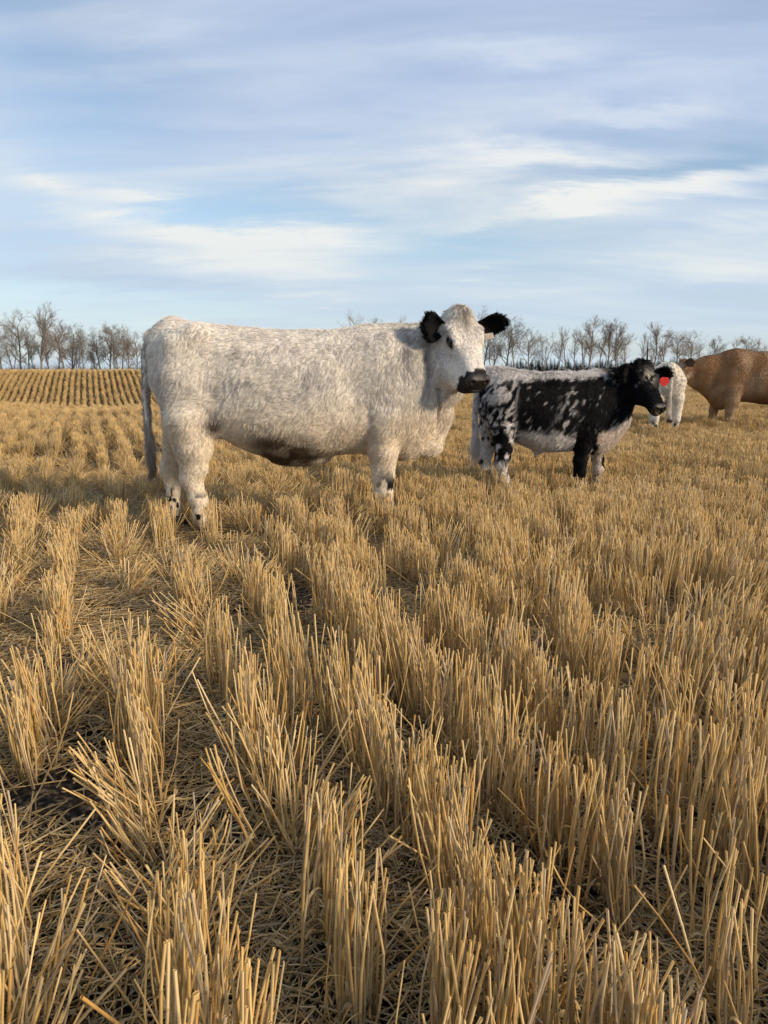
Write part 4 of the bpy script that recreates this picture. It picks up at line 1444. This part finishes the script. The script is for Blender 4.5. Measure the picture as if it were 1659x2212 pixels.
def tree_meshes(seed, form):
    """returns trunk mesh, crown mesh for a bare deciduous tree about 10 m tall"""
    r = np.random.default_rng(seed)
    tr, cr = Acc(), Acc()
    bark = np.array([.11, .10, .09]) if form['bark'] == 'dark' else np.array([.30, .28, .25]) if form['bark'] == 'pale' else np.array([.20, .175, .15])
    tw = bark * 0.7 + np.array([.10, .09, .08])
    leaf = np.array([.20, .11, .06])
    H = 10.0

    def limb(p, d, L, rad, depth, acc):
        n = 5 if depth == 0 else 4 if depth < 3 else 3
        pts = [p]; dd = d.copy()
        for k in range(n):
            dd = dd + r.normal(0, form['wig'] * (0.6 if depth == 0 else 1.0), 3) + np.array([0, 0, form['up'] * 0.12])
            dd /= np.linalg.norm(dd)
            pts.append(pts[-1] + dd * L / n)
        pts = np.array(pts)
        rr = np.linspace(rad, rad * (0.45 if depth == 0 else 0.4), n + 1)
        tube(acc, pts, rr, bark if depth < 2 else tw, 7 if depth == 0 else 4 if depth == 1 else 3, cap=False)
        if depth >= 4:
            if form['leaves'] > r.random():
                for q in range(r.integers(1, 4)):
                    c = pts[r.integers(1, n + 1)] + r.normal(0, .05, 3)
                    s = r.uniform(.02, .05)
                    a = r.normal(0, 1, 3); a /= np.linalg.norm(a); b = np.cross(a, r.normal(0, 1, 3)); b /= np.linalg.norm(b)
                    cr.add([c - a * s, c - b * s * .7, c + a * s, c + b * s * .7], [[0, 1, 2, 3]], np.tile(leaf * r.uniform(.6, 1.2), (4, 1)))
            return
        nb = form['branch'][depth]
        for k in range(nb):
            t = form['start'] + (1 - form['start']) * (k + r.random()) / nb if depth == 0 else r.uniform(.18, 1.0)
            i = min(n - 1, int(t * n)); f = t * n - i
            q = pts[i] * (1 - f) + pts[i + 1] * f
            ax = pts[i + 1] - pts[i]; ax /= np.linalg.norm(ax)
            sp = form['spread'] * r.uniform(.7, 1.25)
            v = r.normal(0, 1, 3); v -= (v @ ax) * ax; v /= np.linalg.norm(v)
            nd = ax * math.cos(sp) + v * math.sin(sp)
            nl = L * (form['ratio'] * (1.15 - 0.55 * t) if depth == 0 else r.uniform(.42, .66))
            limb(q, nd, nl, max(rad * (0.50 if depth == 0 else .55) * (1.1 - .5 * t), form['twig']), depth + 1, cr)

    for s in range(form['stems']):
        off = np.array([r.normal(0, .25), r.normal(0, .25), -.3]) if form['stems'] > 1 else np.array([0, 0, -.3])
        d = np.array([r.normal(0, form['lean']), r.normal(0, form['lean']), 1.0]); d /= np.linalg.norm(d)
        limb(off, d, H * (r.uniform(.72, .92) if form['stems'] > 1 else .86), form['r0'] / math.sqrt(form['stems']), 0, tr)
    top = np.percentile(np.concatenate([v[:, 2] for v in cr.V]), 99.6)
    return tr.mesh('trunk', BARK, False), cr.mesh('crown', TWIG, False), float(top)


base_form = dict(bark='mid', wig=.10, up=.5, leaves=.12, branch=(13, 7, 5, 5), start=.22, spread=.72, ratio=.42, twig=.009, stems=1, lean=.03, r0=.17)
FORMS = {
    'round': dict(base_form, spread=.85, ratio=.48, start=.24, wig=.14),
    'tall': dict(base_form, spread=.52, ratio=.36, start=.18, up=.8),
    'brown': dict(base_form, leaves=.5, spread=.6, ratio=.40),
    'multi': dict(base_form, stems=3, branch=(7, 5, 5, 3), lean=.16, wig=.16),
    'dark': dict(base_form, bark='dark', wig=.2, spread=.8, leaves=.3),
    'slim': dict(base_form, bark='pale', spread=.40, ratio=.30, branch=(13, 5, 4, 3), start=.28, leaves=.08, r0=.12),
    'airy': dict(base_form, bark='pale', spread=.62, ratio=.42, branch=(9, 5, 4, 3), leaves=.05, up=.9),
}
TREE = {}
for i, (k, f) in enumerate(FORMS.items()):
    for v in range(2):
        TREE[(k, v)] = tree_meshes(900 + i * 10 + v, f)
print('trees', time.time() - T0)


def px_to_x(px, Y):
    return (px - 829.5) / 1536 / (math.cos(R(PITCH)) + math.tan(R(PITCH)) * math.sin(R(PITCH))) * Y


def plant_tree(px, top, Y, kind, v, label, group, width=1.0, rz=None):
    x = px_to_x(px, Y)
    z0 = float(ground_h(np.array([x]), np.array([float(Y)]))[0])
    ztop = CAM_H + (797 - top) * Y * 1.02 / 1536
    tm, cm, tall = TREE[(kind, v)]
    s = (ztop - z0) / tall
    t = empty('bare_tree', (x, Y, z0), rz if rz is not None else (px * 1.7) % 6.28, label, 'tree', group)
    t.scale = (s * width, s * width, s)
    link(bpy.data.objects.new('trunk', tm), t)
    link(bpy.data.objects.new('crown', cm), t)


GL, GR = 'bare trees along the far left rise', 'bare trees on the right skyline'
LEFT = [
    (-14, 712, 118, 'airy', 0, 'pale bare tree cut by the left edge'), (4, 718, 121, 'round', 1, 'leftmost whole bare tree in the left tree row'),
    (46, 678, 116, 'round', 0, 'broad tall bare tree left of the tallest one'), (30, 715, 124, 'multi', 0, 'low many-stemmed tree behind the broad tree at far left'),
    (74, 706, 122, 'slim', 0, 'slim pale tree just left of the tallest left tree'),
    (89, 663, 113, 'tall', 0, 'tallest tree of the left row with brown leaves at mid height'),
    (106, 712, 120, 'brown', 0, 'bushy brown-leaved tree just right of the tallest left tree'), (127, 698, 123, 'airy', 1, 'pale airy tree between the brown bushy one and the thick trunk'),
    (139, 700, 117, 'brown', 1, 'thick-trunked tree with brown leaves in the middle of the left row'), (154, 704, 125, 'dark', 0, 'dark crooked tree right of the thick-trunked one'),
    (173, 718, 119, 'multi', 1, 'forked many-stemmed tree in the gap of the left row'), (183, 716, 127, 'slim', 1, 'slim pale tree in the gap of the left row'),
    (203, 738, 122, 'brown', 0, 'short brown shrubby tree in the dip of the left row'), (220, 712, 118, 'dark', 1, 'dark tree leaning at the left side of the right-hand clump'),
    (235, 706, 121, 'dark', 0, 'dense dark tree in the clump nearest the cow'), (246, 706, 117, 'round', 1, 'wide round-topped tree in the clump nearest the cow'),
    (264, 704, 124, 'airy', 0, 'tall fan-shaped tree in the clump nearest the cow'), (278, 730, 120, 'brown', 1, 'short brown tree right of the fan-shaped one'),
    (297, 722, 122, 'round', 0, 'low spreading tree nearest the cow\'s rump'), (316, 738, 126, 'multi', 0, 'small thin tree just left of the cow\'s rump'),
    (62, 728, 129, 'dark', 0, 'short dark tree behind the tallest left trees'), (160, 734, 131, 'dark', 1, 'short dark tree under the crooked one'), (252, 738, 128, 'multi', 1, 'low tangled tree in the darkest part of the left row')]
for px, top, Y, k, v, lab in LEFT:
    plant_tree(px, top, Y, k, v, lab, GL, 1.0)
RIGHT = [
    (775, 676, 150, 'airy', 0, 'bare treetop showing above the middle of the white cow\'s back'), (812, 694, 152, 'round', 0, 'thin treetop just above the white cow\'s withers'), (852, 688, 155, 'airy', 1, 'faint treetop above the white cow\'s neck'),
    (1040, 672, 132, 'multi', 0, 'tree rising behind the white cow\'s far ear'), (1062, 704, 130, 'multi', 1, 'tangled thin-stemmed tree beside the white cow\'s muzzle'), (1092, 690, 127, 'dark', 0, 'dark bent-trunk tree just right of the white cow\'s face'),
    (1112, 706, 135, 'airy', 1, 'pale tree between the bent trunk and the round-crowned tree'), (1141, 716, 128, 'round', 0, 'round-crowned tree above the calf\'s rump'), (1172, 722, 131, 'multi', 1, 'many-stemmed tree right of the round-crowned one'),
    (1206, 706, 126, 'slim', 0, 'slender lone tree with gap on both sides'), (1222, 722, 134, 'airy', 0, 'low pale tree right of the slender lone one'), (1243, 716, 130, 'slim', 1, 'slim tree with forked top left of the brown-leaved pair'),
    (1260, 712, 136, 'airy', 1, 'faint tree just left of the tall brown-leaved tree'), (1271, 690, 125, 'brown', 0, 'tallest right-hand tree with brown leaves'), (1290, 700, 133, 'slim', 0, 'slim tree between the two brown-leaved crowns'),
    (1312, 698, 129, 'brown', 1, 'wide brown-leaved tree left of the broken-topped one'), (1332, 696, 127, 'brown', 0, 'brown-leaved tree with a broken top above the calf\'s shoulders'), (1352, 722, 132, 'airy', 0, 'pale tree leaning right of the brown-leaved group'),
    (1386, 722, 135, 'slim', 1, 'slim tree directly above the black calf\'s poll'), (1411, 702, 131, 'tall', 1, 'tall tree above the black calf\'s far ear'), (1432, 718, 136, 'airy', 1, 'pale tree just right of the tall one above the ear'),
    (1464, 716, 133, 'round', 1, 'bushy tree above the white calf\'s back'), (1490, 720, 138, 'round', 0, 'round tree above the brown cow\'s ear'), (1514, 738, 142, 'airy', 0, 'low tree above the brown cow\'s neck'),
    (1540, 730, 140, 'brown', 1, 'small brown-twigged tree above the brown cow\'s withers'), (1571, 733, 146, 'slim', 0, 'thin treetop above the brown cow\'s shoulder'), (1605, 729, 144, 'round', 1, 'small round treetop above the brown cow\'s back'),
    (1632, 737, 150, 'slim', 1, 'tiny slim treetop near the right edge'), (1652, 744, 148, 'multi', 0, 'treetop at the right edge')]
for px, top, Y, k, v, lab in RIGHT:
    plant_tree(px, top, Y, k, v, lab, GR, 1.0)


def snag():
    Y = 96
    x = px_to_x(1396, Y)
    z0 = float(ground_h(np.array([x]), np.array([96.0]))[0])
    o = empty('dead_snag', (x, Y, z0), 0, 'dark dead tree pole with one broken branch above the calf\'s head', 'dead tree')
    a = Acc(); c = np.array([.045, .04, .038])
    tube(a, [(0, 0, -.2), (.03, 0, 1.8), (.0, 0, 3.2), (-.03, 0, 4.5)], [.16, .14, .11, .03], c, 8)
    link(bpy.data.objects.new('trunk', a.mesh('trunk', BARK)), o)
    b = Acc()
    tube(b, [(0, 0, 3.35), (.45, 0, 3.6), (.85, .1, 3.75)], [.06, .045, .02], c, 5)
    link(bpy.data.objects.new('branch', b.mesh('branch', BARK)), o)
    b = Acc()
    tube(b, [(0, 0, 2.2), (.5, 0, 2.0), (.9, 0, 1.6)], [.05, .035, .015], c, 5)
    link(bpy.data.objects.new('branch', b.mesh('branch', BARK)), o)


snag()


def spruce_mesh(seed):
    r = np.random.default_rng(seed)
    a = Acc()
    H = 6.0
    for lvl in range(16):
        t = lvl / 15
        z = .5 + t * (H - .6)
        R0 = (1 - t) ** .8 * 1.25 + .08
        for k in range(11):
            an = r.uniform(0, 6.28); L = R0 * r.uniform(.65, 1.15)
            d = np.array([math.cos(an), math.sin(an), 0]); sd = np.array([-d[1], d[0], 0])
            w = .16 + .16 * (1 - t)
            p0 = np.array([0, 0, z + .12]); p1 = d * L * .6 + [0, 0, z]; p2 = d * L + [0, 0, z - .28 * L + .05]
            c = np.array([.020, .030, .022]) * r.uniform(.6, 1.5)
            a.add([p0, p1 - sd * w, p1 + sd * w, p2], [[0, 1, 3, 2]], np.tile(c, (4, 1)))
    tube(a, [(0, 0, -.3), (0, 0, H)], [.12, .02], np.array([.05, .04, .03]), 5, cap=False)
    return a.mesh('crown', TWIG, False)


SPR = [spruce_mesh(40 + i) for i in range(4)]


def spruces():
    r = np.random.default_rng(44)
    for i, px in enumerate(np.linspace(1086, 1470, 120)):
        Y = r.uniform(300, 340); px = px + r.uniform(-3, 3)
        x = px_to_x(px, Y); z0 = float(ground_h(np.array([x]), np.array([Y]))[0])
        s = r.uniform(.62, 1.05) * (1 if px > 1110 else .8)
        o = bpy.data.objects.new('spruce_tree', SPR[i % 4]); o.location = (x, Y, z0); o.scale = (s * 1.9, s * 1.9, s); o.rotation_euler = (0, 0, r.uniform(0, 6))
        link(o, None, label='small dark spruce in the far row behind the bare trees', category='spruce', group='dark spruces on the horizon')
    for i, px in enumerate((307, 312, 318, 322, 205, 199, 327, 301)):
        Y = 150; x = px_to_x(px, Y); z0 = float(ground_h(np.array([x]), np.array([150.]))[0])
        o = bpy.data.objects.new('spruce_tree', SPR[i % 4]); s = .30 + .08 * (i % 3); o.location = (x, Y, z0); o.scale = (s, s, s)
        link(o, None, label='tiny dark spruce at the foot of the left tree row', category='spruce', group='tiny spruces under the left trees')


spruces()


def bush_mass(name, px0, px1, Y, hmax, n, seed, col, label, depth=5):
    """twiggy undergrowth nobody could count"""
    r = np.random.default_rng(seed)
    a = Acc()
    for i in range(n):
        px = r.uniform(px0, px1); y = Y + r.uniform(-depth, depth); x = px_to_x(px, y)
        z = float(ground_h(np.array([x]), np.array([y]))[0])
        h = hmax * r.uniform(.35, 1) * (0.55 + 0.45 * math.sin(px * .12 + seed) ** 2)
        for k in range(7):
            d = np.array([r.normal(0, .35), r.normal(0, .35), 1.0]); d /= np.linalg.norm(d)
            p = np.array([x, y, z - .1]); q = p + d * h * .6; e = q + (d + r.normal(0, .4, 3)) * h * .4
            tube(a, [p, q, e], [.02, .013, .006], col * r.uniform(.7, 1.3), 3, cap=False)
    o = bpy.data.objects.new(name, a.mesh(name, TWIG, False))
    link(o, None, kind='stuff', label=label, category='undergrowth')


bush_mass('undergrowth', -30, 335, 116, 2.6, 420, 2, np.array([.085, .065, .055]), 'dark leafless brush along the foot of the left trees')
bush_mass('distant_undergrowth', 1030, 1700, 128, 1.0, 380, 3, np.array([.12, .075, .055]), 'low reddish brush along the foot of the right trees')

build_stubble()
print('all', time.time() - T0)
